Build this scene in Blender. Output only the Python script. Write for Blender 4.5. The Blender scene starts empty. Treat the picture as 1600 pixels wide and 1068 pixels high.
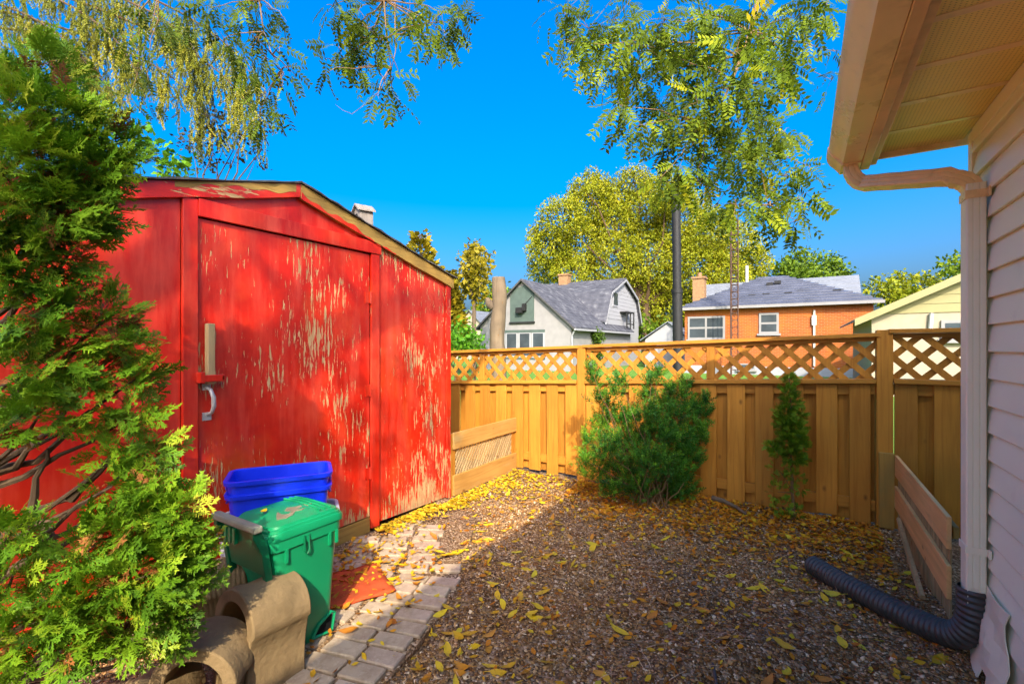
import bpy, math, random
import numpy as np
from mathutils import Vector, Matrix

random.seed(7)
rng = np.random.default_rng(7)
R = math.radians
scene = bpy.context.scene
COL = scene.collection

# ------------------------------------------------------------------ camera
# world axes: x runs across the yard (towards the white sided house), y along it (towards the fence), z up
CA, SA = 0.849, 0.529
EYE = 1.45
cam_d = bpy.data.cameras.new('camera')
cam = bpy.data.objects.new('camera', cam_d)
COL.objects.link(cam)
cam.location = (0, 0, EYE)
cam.rotation_euler = (R(90), 0, math.atan2(SA, CA))
cam_d.sensor_width = 36
cam_d.lens = 730 / 1600 * 36
cam_d.shift_y = 6 / 1600
cam_d.clip_start = 0.05
cam_d.clip_end = 3000
scene.camera = cam

# ------------------------------------------------------------------ light
SUN = Vector((1.10, -1.57, 1.37)).normalized()
world = bpy.data.worlds.new('World')
scene.world = world
world.use_nodes = True
wt = world.node_tree
bg = wt.nodes['Background']
sky = wt.nodes.new('ShaderNodeTexSky')
sky.sky_type = 'NISHITA'
sky.sun_disc = False
sky.sun_elevation = math.asin(SUN.z)
sky.sun_rotation = math.atan2(SUN.x, SUN.y)
sky.altitude = 100
sky.air_density = 1.0
sky.dust_density = 9.5
sky.ozone_density = 7.0
hs = wt.nodes.new('ShaderNodeHueSaturation')
hs.inputs['Saturation'].default_value = 1.45
wt.links.new(sky.outputs[0], hs.inputs['Color'])
wt.links.new(hs.outputs[0], bg.inputs[0])
bg.inputs[1].default_value = 0.15
sun_d = bpy.data.lights.new('sun', 'SUN')
sun_d.energy = 2.4
sun_d.angle = R(0.6)
sun_d.color = (1.0, 0.90, 0.74)
sun = bpy.data.objects.new('sun', sun_d)
COL.objects.link(sun)
sun.rotation_euler = SUN.to_track_quat('Z', 'Y').to_euler()
sun.location = SUN * 40
scene.view_settings.view_transform = 'Standard'
scene.view_settings.look = 'None'
scene.view_settings.gamma = 1
scene.view_settings.use_curve_mapping = False
scene.view_settings.exposure = 1.72


# ------------------------------------------------------------------ measuring the photograph (1600 px wide)
def ray(px, py):
    X = (px - 800) / 730
    return (CA * X - SA, SA * X + CA, (540 - py) / 730)


def gnd(px, py, h=0.0):
    d = ray(px, py)
    s = (h - EYE) / d[2]
    return Vector((d[0] * s, d[1] * s, h))


def on_y(px, py, y):
    d = ray(px, py)
    s = y / d[1]
    return Vector((d[0] * s, y, EYE + d[2] * s))


def on_x(px, py, x):
    d = ray(px, py)
    s = x / d[0]
    return Vector((x, d[1] * s, EYE + d[2] * s))


def at_z(px, py, z):
    d = ray(px, py)
    return Vector((d[0] * z, d[1] * z, EYE + d[2] * z))


# ------------------------------------------------------------------ node helpers
def N(t, typ, props=None, **inp):
    n = t.nodes.new(typ)
    for k, v in (props or {}).items():
        setattr(n, k, v)
    for k, v in inp.items():
        s = n.inputs[k.replace('_', ' ')]
        if isinstance(v, bpy.types.NodeSocket):
            t.links.new(v, s)
        elif isinstance(v, bpy.types.Node):
            t.links.new(v.outputs[0], s)
        else:
            s.default_value = v
    return n


def c4(c):
    return (c[0], c[1], c[2], 1)


def sock(t, s, v):
    if isinstance(v, bpy.types.NodeSocket):
        t.links.new(v, s)
    elif isinstance(v, (tuple, list)):
        s.default_value = c4(v)
    else:
        s.default_value = v


def mixc(t, fac, a, b, blend='MIX'):
    n = t.nodes.new('ShaderNodeMix')
    n.data_type = 'RGBA'
    n.blend_type = blend
    sock(t, n.inputs[0], fac)
    sock(t, n.inputs[6], a)
    sock(t, n.inputs[7], b)
    return n.outputs[2]


def ramp(t, fac, stops, interp='LINEAR'):
    n = t.nodes.new('ShaderNodeValToRGB')
    n.color_ramp.interpolation = interp
    e = n.color_ramp.elements
    while len(e) < len(stops):
        e.new(0.5)
    for k, (p, c) in enumerate(stops):
        e[k].position = p
        e[k].color = c4(c) if isinstance(c, (tuple, list)) else (c, c, c, 1)
    t.links.new(fac, n.inputs[0])
    return n.outputs[0]


def math_n(t, op, a, b=0.0, clamp=False):
    n = t.nodes.new('ShaderNodeMath')
    n.operation = op
    n.use_clamp = clamp
    for s, v in zip(n.inputs, (a, b)):
        if isinstance(v, bpy.types.NodeSocket):
            t.links.new(v, s)
        else:
            s.default_value = v
    return n.outputs[0]


def new_mat(name, rough=0.6, spec=0.4):
    m = bpy.data.materials.new(name)
    m.use_nodes = True
    t = m.node_tree
    p = t.nodes['Principled BSDF']
    p.inputs['Roughness'].default_value = rough
    p.inputs['Specular IOR Level'].default_value = spec
    return m, t, p


def coords(t, scale=(1, 1, 1), rnd=True):
    tc = t.nodes.new('ShaderNodeTexCoord')
    v = tc.outputs['Object']
    if rnd:
        oi = t.nodes.new('ShaderNodeObjectInfo')
        k = math_n(t, 'MULTIPLY', oi.outputs['Random'], 37.0)
        cb = N(t, 'ShaderNodeCombineXYZ', X=k, Y=k, Z=k)
        v = N(t, 'ShaderNodeVectorMath', {'operation': 'ADD'}).outputs[0]
        n = v.node
        t.links.new(tc.outputs['Object'], n.inputs[0])
        t.links.new(cb.outputs[0], n.inputs[1])
    mp = N(t, 'ShaderNodeMapping', Vector=v, Scale=scale)
    return mp.outputs[0]


def noise(t, vec, scale, detail=4.0, rough=0.55, dist=0.0):
    return N(t, 'ShaderNodeTexNoise', Vector=vec, Scale=scale, Detail=detail, Roughness=rough, Distortion=dist).outputs[0]


def bump(t, p, h, strength=0.3, dist=0.01):
    b = N(t, 'ShaderNodeBump', Height=h, Strength=strength, Distance=dist)
    t.links.new(b.outputs[0], p.inputs['Normal'])


def plain(name, col, rough=0.5, spec=0.4, var=0.12, nscale=6.0, metallic=0.0, bumpv=0.0, dirt=None, dscale=3.0, dlim=(0.55, 0.75)):
    """a coat of one colour with mottling, and dirt patches where asked"""
    m, t, p = new_mat(name, rough, spec)
    v = coords(t)
    n = noise(t, v, nscale, 6)
    a = tuple(max(0, c * (1 - var)) for c in col)
    b = tuple(min(1, c * (1 + var)) for c in col)
    out = ramp(t, n, [(0.3, a), (0.7, b)])
    if dirt:
        d = noise(t, v, dscale, 7, 0.65)
        out = mixc(t, ramp(t, d, [(dlim[0], 0.0), (dlim[1], 1.0)]), out, dirt)
    sock(t, p.inputs['Base Color'], out)
    p.inputs['Metallic'].default_value = metallic
    rr = ramp(t, n, [(0.2, max(0, rough - 0.1)), (0.8, min(1, rough + 0.12))])
    t.links.new(rr, p.inputs['Roughness'])
    if bumpv:
        bump(t, p, noise(t, v, nscale * 8, 5), bumpv, 0.005)
    return m


def wood(name, a, b, knot=(0.16, 0.06, 0.01), axis='z', weather=None, rough=0.62, grain=26.0, wlim=(0.58, 0.75), objvar=0.22):
    m, t, p = new_mat(name, rough, 0.25)
    st = {'z': (1, 1, 0.05), 'y': (1, 0.05, 1), 'x': (0.05, 1, 1)}[axis]
    v = coords(t, st)
    v1 = coords(t)
    g = noise(t, v, grain, 6, 0.6, 1.2)
    big = noise(t, v1, 2.2, 3)
    out = ramp(t, g, [(0.28, b), (0.5, a), (0.75, tuple(c * 1.18 for c in a))])
    out = mixc(t, ramp(t, big, [(0.35, 0.0), (0.7, 0.55)]), out, b)
    kv = coords(t, {'z': (1, 1, 0.55), 'y': (1, 0.55, 1), 'x': (0.55, 1, 1)}[axis])
    vo = N(t, 'ShaderNodeTexVoronoi', Vector=kv, Scale=6.0, Randomness=1.0)
    kn = ramp(t, vo.outputs['Distance'], [(0.03, 0.85), (0.11, 0.0)])
    out = mixc(t, kn, out, knot)
    if weather:
        w = noise(t, coords(t, {'z': (1, 1, 0.35), 'y': (1, 0.35, 1), 'x': (0.35, 1, 1)}[axis]), 5.0, 6, 0.7)
        out = mixc(t, ramp(t, w, [(wlim[0], 0.0), (wlim[1], 0.85)]), out, weather)
    oi = t.nodes.new('ShaderNodeObjectInfo')
    k = N(t, 'ShaderNodeMapRange', Value=oi.outputs['Random'], To_Min=1 - objvar, To_Max=1 + objvar).outputs[0]
    hsv = N(t, 'ShaderNodeHueSaturation', Color=out, Value=k)
    t.links.new(hsv.outputs[0], p.inputs['Base Color'])
    bump(t, p, g, 0.35, 0.004)
    return m


def foliage_mat(name, cols, rough=0.5, trans=0.3):
    """leaf colour by the leaf's own tint attribute; some light passes through"""
    m, t, p = new_mat(name, rough, 0.3)
    p.inputs['Specular IOR Level'].default_value = 0.18
    at = N(t, 'ShaderNodeAttribute', {'attribute_name': 'tint'})
    out = ramp(t, at.outputs['Fac'], [(k / (len(cols) - 1), c) for k, c in enumerate(cols)])
    t.links.new(out, p.inputs['Base Color'])
    tr = N(t, 'ShaderNodeBsdfTranslucent', Color=out)
    ms = N(t, 'ShaderNodeMixShader')
    ms.inputs[0].default_value = trans
    t.links.new(p.outputs[0], ms.inputs[1])
    t.links.new(tr.outputs[0], ms.inputs[2])
    t.links.new(ms.outputs[0], t.nodes['Material Output'].inputs[0])
    return m


# ------------------------------------------------------------------ object helpers
def link(o):
    COL.objects.link(o)
    return o


def tag(o, label=None, cat=None, group=None, kind=None):
    if label:
        o['label'] = label
    if cat:
        o['category'] = cat
    if group:
        o['group'] = group
    if kind:
        o['kind'] = kind
    return o


def thing(name, label, cat, loc=(0, 0, 0), rz=0.0, group=None):
    o = link(bpy.data.objects.new(name, None))
    o.location = loc
    o.rotation_euler = (0, 0, rz)
    o.empty_display_size = 0.1
    return tag(o, label, cat, group)


def origin_of(o):
    p = Vector((0, 0, 0))
    while o is not None:
        p += Vector(o.location)
        o = o.parent
    return p


def put(name, me, parent=None, loc=None, rot=(0, 0, 0)):
    """link a mesh; loc is in world space unless the parent is rotated (then local)"""
    o = link(bpy.data.objects.new(name, me))
    if parent is not None:
        o.parent = parent
    if loc is not None:
        o.location = loc
    o.rotation_euler = rot
    return o


class Geo:
    def __init__(self):
        self.v, self.f, self.m = [], [], []

    def add(self, verts, faces, mi=0):
        b = len(self.v)
        self.v += [tuple(x) for x in verts]
        self.f += [tuple(b + i for i in f) for f in faces]
        self.m += [mi] * len(faces)

    def box(self, x0, x1, y0, y1, z0, z1, mi=0):
        v = [(x0, y0, z0), (x1, y0, z0), (x1, y1, z0), (x0, y1, z0), (x0, y0, z1), (x1, y0, z1), (x1, y1, z1), (x0, y1, z1)]
        f = [(3, 2, 1, 0), (4, 5, 6, 7), (0, 1, 5, 4), (1, 2, 6, 5), (2, 3, 7, 6), (3, 0, 4, 7)]
        self.add(v, f, mi)

    def prism(self, poly, fn, d0, d1, mi=0):
        """poly: 2-D outline; fn(a, b, d) -> point; extruded from d0 to d1"""
        n = len(poly)
        v = [fn(a, b, d0) for a, b in poly] + [fn(a, b, d1) for a, b in poly]
        f = [tuple(range(n - 1, -1, -1)), tuple(range(n, 2 * n))]
        f += [(i, (i + 1) % n, n + (i + 1) % n, n + i) for i in range(n)]
        self.add(v, f, mi)

    def tube(self, pts, rad, sides=8, mi=0, cap=True):
        pts = [Vector(p) for p in pts]
        if not hasattr(rad, '__len__'):
            rad = [rad] * len(pts)
        up = Vector((0.31, 0.17, 0.93)).normalized()
        vs = []
        prev = None
        for i, p in enumerate(pts):
            d = (pts[min(i + 1, len(pts) - 1)] - pts[max(i - 1, 0)]).normalized()
            if prev is None:
                a = d.cross(up)
                if a.length < 1e-3:
                    a = d.cross(Vector((1, 0, 0)))
            else:
                a = prev - d * prev.dot(d)
            a.normalize()
            prev = a
            b = d.cross(a)
            for k in range(sides):
                w = 2 * math.pi * k / sides
                vs.append(p + (a * math.cos(w) + b * math.sin(w)) * rad[i])
        f = []
        for i in range(len(pts) - 1):
            for k in range(sides):
                k2 = (k + 1) % sides
                f.append((i * sides + k, i * sides + k2, (i + 1) * sides + k2, (i + 1) * sides + k))
        if cap:
            f.append(tuple(range(sides - 1, -1, -1)))
            f.append(tuple((len(pts) - 1) * sides + k for k in range(sides)))
        self.add(vs, f, mi)

    def loft(self, rings, cap0=True, cap1=True, mi=0):
        n = len(rings[0])
        v = [p for r in rings for p in r]
        f = []
        for i in range(len(rings) - 1):
            for k in range(n):
                k2 = (k + 1) % n
                f.append((i * n + k, i * n + k2, (i + 1) * n + k2, (i + 1) * n + k))
        if cap0:
            f.append(tuple(range(n - 1, -1, -1)))
        if cap1:
            f.append(tuple((len(rings) - 1) * n + k for k in range(n)))
        self.add(v, f, mi)

    def mesh(self, name, mats, off=(0, 0, 0), smooth=False):
        me = bpy.data.meshes.new(name)
        ox, oy, oz = off
        me.from_pydata([(x - ox, y - oy, z - oz) for x, y, z in self.v], [], self.f)
        for m in (mats if isinstance(mats, (list, tuple)) else [mats]):
            me.materials.append(m)
        if any(self.m):
            me.polygons.foreach_set('material_index', self.m)
        if smooth:
            me.polygons.foreach_set('use_smooth', [True] * len(me.polygons))
            try:
                me.set_sharp_from_angle(angle=R(smooth if smooth is not True else 40))
            except Exception:
                pass
        me.update()
        return me

    def build(self, name, mats, parent=None, local=False, smooth=False, bevel=0.0):
        """one mesh object; world vertices are re-based on the parent thing unless local"""
        if parent is None:
            arr = np.array(self.v)
            off = (0, 0, 0) if local else tuple(arr.min(0) * 0.5 + arr.max(0) * 0.5)
            off = (off[0], off[1], float(arr[:, 2].min()) if not local else 0)
            o = put(name, self.mesh(name, mats, off, smooth), None, off)
        else:
            off = (0, 0, 0) if local else tuple(origin_of(parent))
            o = put(name, self.mesh(name, mats, off, smooth), parent)
        if bevel:
            b = o.modifiers.new('bevel', 'BEVEL')
            b.width = bevel
            b.segments = 2
            b.limit_method = 'ANGLE'
            b.angle_limit = R(50)
        return o


BOXES = {}


def cham_box_mesh(sx, sy, sz, c, mat):
    key = (round(sx, 4), round(sy, 4), round(sz, 4), round(c, 4), mat.name)
    if key in BOXES:
        return BOXES[key]
    hx, hy, hz = sx / 2, sy / 2, sz / 2
    c = min(c, hx * 0.45, hy * 0.45, hz * 0.45)
    g = Geo()
    vid = {}
    vs = []
    for X in (-1, 1):
        for Y in (-1, 1):
            for Z in (-1, 1):
                for ax in range(3):
                    h = [hx - c, hy - c, hz - c]
                    h[ax] += c
                    vid[(X, Y, Z, ax)] = len(vs)
                    vs.append((X * h[0], Y * h[1], Z * h[2]))
    fs = []

    def q(*ids):
        pts = [Vector(vs[i]) for i in ids]
        n = (pts[1] - pts[0]).cross(pts[2] - pts[0])
        ce = sum(pts, Vector()) / len(pts)
        fs.append(tuple(ids) if n.dot(ce) > 0 else tuple(reversed(ids)))

    for ax in range(3):
        o1, o2 = [k for k in range(3) if k != ax]
        for s in (-1, 1):
            ids = []
            for a, b in ((-1, -1), (1, -1), (1, 1), (-1, 1)):
                k = [0, 0, 0]
                k[ax] = s
                k[o1] = a
                k[o2] = b
                ids.append(vid[(k[0], k[1], k[2], ax)])
            q(*ids)
        for a in (-1, 1):
            for b in (-1, 1):
                k0 = [0, 0, 0]
                k0[o1] = a
                k0[o2] = b
                k1 = list(k0)
                k0[ax] = -1
                k1[ax] = 1
                q(vid[(*k0, o1)], vid[(*k1, o1)], vid[(*k1, o2)], vid[(*k0, o2)])
    for X in (-1, 1):
        for Y in (-1, 1):
            for Z in (-1, 1):
                q(vid[(X, Y, Z, 0)], vid[(X, Y, Z, 1)], vid[(X, Y, Z, 2)])
    g.add(vs, fs)
    BOXES[key] = g.mesh('board', mat)
    return BOXES[key]


def piece(name, parent, mat, x0, x1, y0, y1, z0, z1, rot=(0, 0, 0), c=0.003, local=False):
    me = cham_box_mesh(x1 - x0, y1 - y0, z1 - z0, c, mat)
    ctr = Vector(((x0 + x1) / 2, (y0 + y1) / 2, (z0 + z1) / 2))
    if parent is not None and not local:
        ctr -= origin_of(parent)
    return put(name, me, parent, ctr, rot)


def rrect(w, d, r, z, cx=0.0, cy=0.0, n=4):
    out = []
    for sx, sy, a0 in ((1, 1, 0), (-1, 1, 90), (-1, -1, 180), (1, -1, 270)):
        for k in range(n + 1):
            a = R(a0 + 90 * k / n)
            out.append((cx + sx * (w / 2 - r) + r * math.cos(a), cy + sy * (d / 2 - r) + r * math.sin(a), z))
    return out


def clip_poly(poly, x0, x1, y0, y1):
    for ax, lim, sg in ((0, x0, 1), (0, x1, -1), (1, y0, 1), (1, y1, -1)):
        out = []
        for i in range(len(poly)):
            a, b = poly[i], poly[(i + 1) % len(poly)]
            ia, ib = sg * (a[ax] - lim) >= 0, sg * (b[ax] - lim) >= 0
            if ia:
                out.append(a)
            if ia != ib:
                k = (lim - a[ax]) / (b[ax] - a[ax])
                out.append((a[0] + (b[0] - a[0]) * k, a[1] + (b[1] - a[1]) * k))
        poly = out
        if len(poly) < 3:
            return []
    return poly


# --------------------------------------------------- foliage: thousands of leaf faces in one mesh
def frames(d, up, roll=None):
    """rotation matrices whose y column is d"""
    d = d / np.linalg.norm(d, axis=1, keepdims=True)
    x = np.cross(d, up)
    ln = np.linalg.norm(x, axis=1, keepdims=True)
    x = np.where(ln < 1e-4, np.array([[1.0, 0, 0]]), x / np.maximum(ln, 1e-4))
    z = np.cross(x, d)
    if roll is not None:
        c, s = np.cos(roll)[:, None], np.sin(roll)[:, None]
        x, z = x * c + z * s, z * c - x * s
    return np.stack([x, d, z], axis=2)


def np_mesh(name, V, F, mats, tint=None, smooth=False):
    me = bpy.data.meshes.new(name)
    V = np.asarray(V, dtype=np.float32)
    F = np.asarray(F, dtype=np.int32)
    k = F.shape[1]
    me.vertices.add(len(V))
    me.vertices.foreach_set('co', V.ravel())
    me.loops.add(F.size)
    me.loops.foreach_set('vertex_index', F.ravel())
    me.polygons.add(len(F))
    me.polygons.foreach_set('loop_start', np.arange(0, F.size, k, dtype=np.int32))
    me.polygons.foreach_set('loop_total', np.full(len(F), k, dtype=np.int32))
    if tint is not None:
        a = me.attributes.new('tint', 'FLOAT', 'FACE')
        a.data.foreach_set('value', np.clip(tint, 0, 1).astype(np.float32))
    if smooth:
        me.polygons.foreach_set('use_smooth', np.ones(len(F), dtype=bool))
    for m in (mats if isinstance(mats, (list, tuple)) else [mats]):
        me.materials.append(m)
    me.update(calc_edges=True)
    me.validate()
    return me


def scatter(tv, tf, pos, rot, scale, tint, tvar=None):
    """copies of a template (tv, quads tf) placed by pos / rot / scale, as plain arrays"""
    n, k = len(pos), len(tv)
    V = np.einsum('nij,kj->nki', rot, tv) * np.asarray(scale).reshape(n, 1, 1) + pos[:, None, :]
    F = (tf[None, :, :] + (np.arange(n) * k)[:, None, None]).reshape(-1, tf.shape[1])
    T = np.repeat(tint, len(tf))
    if tvar is not None:
        T = T + np.tile(tvar, n)
    return V.reshape(-1, 3), F, T


def join_arrays(parts):
    V, F, T, b = [], [], [], 0
    for v, f, t in parts:
        V.append(v)
        F.append(f + b)
        T.append(t)
        b += len(v)
    return np.concatenate(V), np.concatenate(F), np.concatenate(T)


def strip(p, q, w0, w1, out_v, out_f, lift=0.0):
    p, q = np.array(p), np.array(q)
    d = (q - p) / np.linalg.norm(q - p)
    s = np.cross(d, [0, 0, 1.0])
    if np.linalg.norm(s) < 1e-5:
        s = np.array([1.0, 0, 0])
    s /= np.linalg.norm(s)
    b = len(out_v)
    out_v += [p - s * w0, p + s * w0, q + s * w1 + [0, 0, lift], q - s * w1 + [0, 0, lift]]
    out_f.append((b, b + 1, b + 2, b + 3))


def tmpl_thuja(seed):
    """flat branching spray of an arborvitae, one unit long"""
    r = np.random.default_rng(seed)
    v, f, tv = [], [], []
    ax = [np.array([0.05 * math.sin(k * 1.3), k / 4, -0.05 * (k / 4) ** 2]) for k in range(5)]
    for k in range(4):
        strip(ax[k], ax[k + 1], 0.022, 0.020, v, f)
        tv.append(-0.05)
    for k in range(9):
        y = 0.10 + 0.09 * k
        s = 1 if k % 2 else -1
        ln = 0.46 * (1 - 0.62 * abs(y - 0.25)) * r.uniform(0.75, 1.1)
        a = R(r.uniform(34, 52))
        p = np.array([0, y, -0.05 * y * y])
        d = np.array([s * math.sin(a), math.cos(a), r.uniform(-0.22, 0.12)])
        q = p + d * ln
        strip(p, q, 0.026, 0.014, v, f)
        tv.append(0.05)
        for j in range(3):
            m = p + d * ln * (0.3 + 0.25 * j)
            for sg in (-1, 1):
                a2 = R(38) * sg
                e = np.array([d[0] * math.cos(a2) + d[1] * math.sin(a2), d[1] * math.cos(a2) - d[0] * math.sin(a2), r.uniform(-0.3, 0.3)])
                strip(m, m + e * ln * r.uniform(0.28, 0.42), 0.024, 0.010, v, f)
                tv.append(0.16 if j == 2 else 0.08)
    return np.array(v), np.array(f), np.array(tv)


def tmpl_pinnate(seed, pairs=7):
    """compound leaf: rachis with pairs of narrow leaflets"""
    r = np.random.default_rng(seed)
    v, f, tv = [], [], []
    for k in range(4):
        y0, y1 = k / 4, (k + 1) / 4
        strip((0, y0, -0.18 * y0 ** 2), (0, y1, -0.18 * y1 ** 2), 0.008, 0.007, v, f)
        tv.append(-0.3)
    for k in range(pairs):
        y = 0.22 + 0.78 * k / (pairs - 1)
        for s in (-1, 1):
            if r.random() < 0.06:
                continue
            a = R(r.uniform(48, 72))
            p = np.array([0.0, y, -0.18 * y * y])
            d = np.array([s * math.sin(a), math.cos(a), r.uniform(-0.5, -0.05)])
            d /= np.linalg.norm(d)
            ln = r.uniform(0.25, 0.34)
            sd = np.cross(d, [0, 0, 1.0])
            sd /= np.linalg.norm(sd)
            w = ln * 0.21
            b = len(v)
            v += [p, p + d * ln * 0.45 + sd * w, p + d * ln, p + d * ln * 0.45 - sd * w]
            f.append((b, b + 1, b + 2, b + 3))
            tv.append(r.uniform(-0.08, 0.12))
    return np.array(v), np.array(f), np.array(tv)


def tmpl_needles(seed, n=26, ln=0.22, w=0.022, spread=60):
    """shoot with needles all round, one unit long"""
    r = np.random.default_rng(seed)
    v, f, tv = [], [], []
    strip((0, 0, 0), (0, 0.5, 0.0), 0.012, 0.01, v, f)
    strip((0, 0.5, 0), (0, 1, 0.0), 0.01, 0.006, v, f)
    tv += [-0.4, -0.3]
    for k in range(n):
        y = 0.05 + 0.95 * k / n
        w_ = 2.4 * k
        a = R(spread * r.uniform(0.7, 1.1))
        d = np.array([math.sin(a) * math.cos(w_), math.cos(a), math.sin(a) * math.sin(w_)])
        l = ln * r.uniform(0.75, 1.1) * (1.0 if y < 0.8 else 0.75)
        p = np.array([0, y, 0])
        sd = np.cross(d, r.normal(size=3))
        sd /= np.linalg.norm(sd)
        b = len(v)
        v += [p, p + d * l * 0.5 + sd * w, p + d * l, p + d * l * 0.5 - sd * w]
        f.append((b, b + 1, b + 2, b + 3))
        tv.append(0.15 * y + r.uniform(-0.05, 0.05))
    return np.array(v), np.array(f), np.array(tv)


def tmpl_leaf():
    """single broad leaf, folded along its midrib"""
    v = np.array([(0, 0, 0), (0.30, 0.45, 0.10), (0, 1, -0.05), (-0.30, 0.45, 0.10)], dtype=float)
    return v, np.array([(0, 1, 2, 3)]), np.array([0.0])


def rand_dirs(n):
    d = rng.normal(size=(n, 3))
    return d / np.linalg.norm(d, axis=1, keepdims=True)


def limb_pts(a, b, sag=0.0, n=6, wob=0.05):
    a, b = Vector(a), Vector(b)
    L = (b - a).length
    out = []
    for k in range(n + 1):
        t = k / n
        p = a.lerp(b, t)
        p.z += -sag * L * 4 * t * (1 - t)
        if 0 < k < n:
            p += Vector((random.uniform(-1, 1), random.uniform(-1, 1), random.uniform(-1, 1))) * wob * L
        out.append(p)
    return out


# ------------------------------------------------------------------ materials
M = {}
M['fence'] = wood('stained_fence_wood', (0.47, 0.195, 0.022), (0.34, 0.126, 0.012), weather=(0.36, 0.20, 0.035), wlim=(0.60, 0.82), objvar=0.20)
M['fence_h'] = wood('stained_rail_wood', (0.50, 0.210, 0.024), (0.36, 0.138, 0.014), axis='x', weather=(0.36, 0.20, 0.035), wlim=(0.66, 0.85), objvar=0.10)
M['fence_y'] = wood('stained_screen_wood', (0.46, 0.24, 0.06), (0.32, 0.15, 0.03), axis='y', weather=(0.34, 0.27, 0.12), wlim=(0.55, 0.78), objvar=0.10)
M['screen_pale'] = wood('faded_screen_wood', (0.76, 0.42, 0.15), (0.60, 0.31, 0.10), axis='y', weather=(0.42, 0.30, 0.16), wlim=(0.58, 0.80), objvar=0.10)
M['old_wood'] = wood('bare_old_wood', (0.40, 0.27, 0.12), (0.24, 0.15, 0.06), weather=(0.30, 0.24, 0.14), objvar=0.15)
M['old_wood_y'] = wood('bare_rake_wood', (0.34, 0.20, 0.045), (0.20, 0.105, 0.025), axis='y', weather=(0.22, 0.13, 0.04), objvar=0.1)
M['bark'] = wood('brown_bark', (0.10, 0.06, 0.03), (0.05, 0.03, 0.015), grain=14, rough=0.9)
M['grey_bark'] = wood('grey_brown_bark', (0.15, 0.105, 0.062), (0.07, 0.048, 0.03), grain=5, rough=0.9)
M['twig'] = wood('twig_bark', (0.20, 0.12, 0.05), (0.10, 0.06, 0.03), grain=20, rough=0.85)


def red_paint(name, peel, seed=0.0, horizontal=False, gradient=False):
    """weathered red paint on plywood: grain lines, peeled streaks down to tan wood"""
    m, t, p = new_mat(name, 0.38, 0.45)
    tc = t.nodes.new('ShaderNodeTexCoord')
    ob = N(t, 'ShaderNodeMapping', Vector=tc.outputs['Object'], Location=(seed, seed * 1.7, seed * 0.6)).outputs[0]

    def mp(s):
        return N(t, 'ShaderNodeMapping', Vector=ob, Scale=s).outputs[0]
    long = (1, 0.14, 1) if horizontal else (1, 1, 0.14)
    vlong = (1, 0.03, 1) if horizontal else (1, 1, 0.03)
    blot = noise(t, ob, 2.6, 5, 0.6)
    red = ramp(t, blot, [(0.30, (0.36, 0.006, 0.002)), (0.52, (0.54, 0.014, 0.003)), (0.72, (0.63, 0.042, 0.009))])
    lit_chalk = noise(t, mp(long), 9.0, 6, 0.65)
    red = mixc(t, ramp(t, lit_chalk, [(0.46, 0.0), (0.78, 0.75)]), red, (0.68, 0.085, 0.045))  # pinkish chalk streaks, strengthened to paint in sunlit highlights
    grain = noise(t, mp(vlong), 70.0, 5, 0.6, 0.6)
    # where it peels: big patches x vertical flakes
    zone = noise(t, ob, 2.3, 4, 0.6)
    if peel > 0.06:                            # splash-back wear along the foot of the wall
        zh = N(t, 'ShaderNodeSeparateXYZ', Vector=tc.outputs['Object']).outputs[2]
        zone = math_n(t, 'ADD', zone, N(t, 'ShaderNodeMapRange', Value=zh, From_Min=0.02, From_Max=0.32, To_Min=0.20, To_Max=0.0).outputs[0])
    flake = noise(t, mp((1, 0.14, 1) if horizontal else (1, 1, 0.12)), 58.0, 8, 0.66, 0.35)
    s = math_n(t, 'ADD', math_n(t, 'MULTIPLY', zone, 0.62), math_n(t, 'ADD', flake, 0.065))
    mask = ramp(t, s, [(max(0.0, 1.045 - peel), 0.0), (max(0.01, 1.06 - peel), 1.0)])
    fine = noise(t, mp((1, 0.08, 1) if horizontal else (1, 1, 0.06)), 55.0, 4, 0.6)
    fl2 = ramp(t, math_n(t, 'ADD', fine, math_n(t, 'MULTIPLY', zone, 0.5)), [(max(0, 0.99 - peel * 0.6), 0.0), (max(0.01, 1.01 - peel * 0.6), 1.0)])
    mask = math_n(t, 'MAXIMUM', mask, fl2)
    woodc = ramp(t, grain, [(0.3, (0.34, 0.17, 0.06)), (0.6, (0.50, 0.31, 0.13)), (0.8, (0.58, 0.42, 0.22))])
    out = mixc(t, mask, red, woodc)
    rust = noise(t, mp((1, 1, 0.5)), 2.0, 4)
    out = mixc(t, ramp(t, rust, [(0.56, 0.0), (0.74, 0.45 if peel > 0.05 else 0.15)]), out, (0.42, 0.10, 0.01))
    t.links.new(out, p.inputs['Base Color'])
    t.links.new(ramp(t, mask, [(0, 0.36), (1, 0.85)]), p.inputs['Roughness'])
    hgt = math_n(t, 'SUBTRACT', math_n(t, 'MULTIPLY', grain, 0.35), math_n(t, 'MULTIPLY', mask, 0.6))
    bump(t, p, hgt, 0.55, 0.004)
    return m


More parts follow.
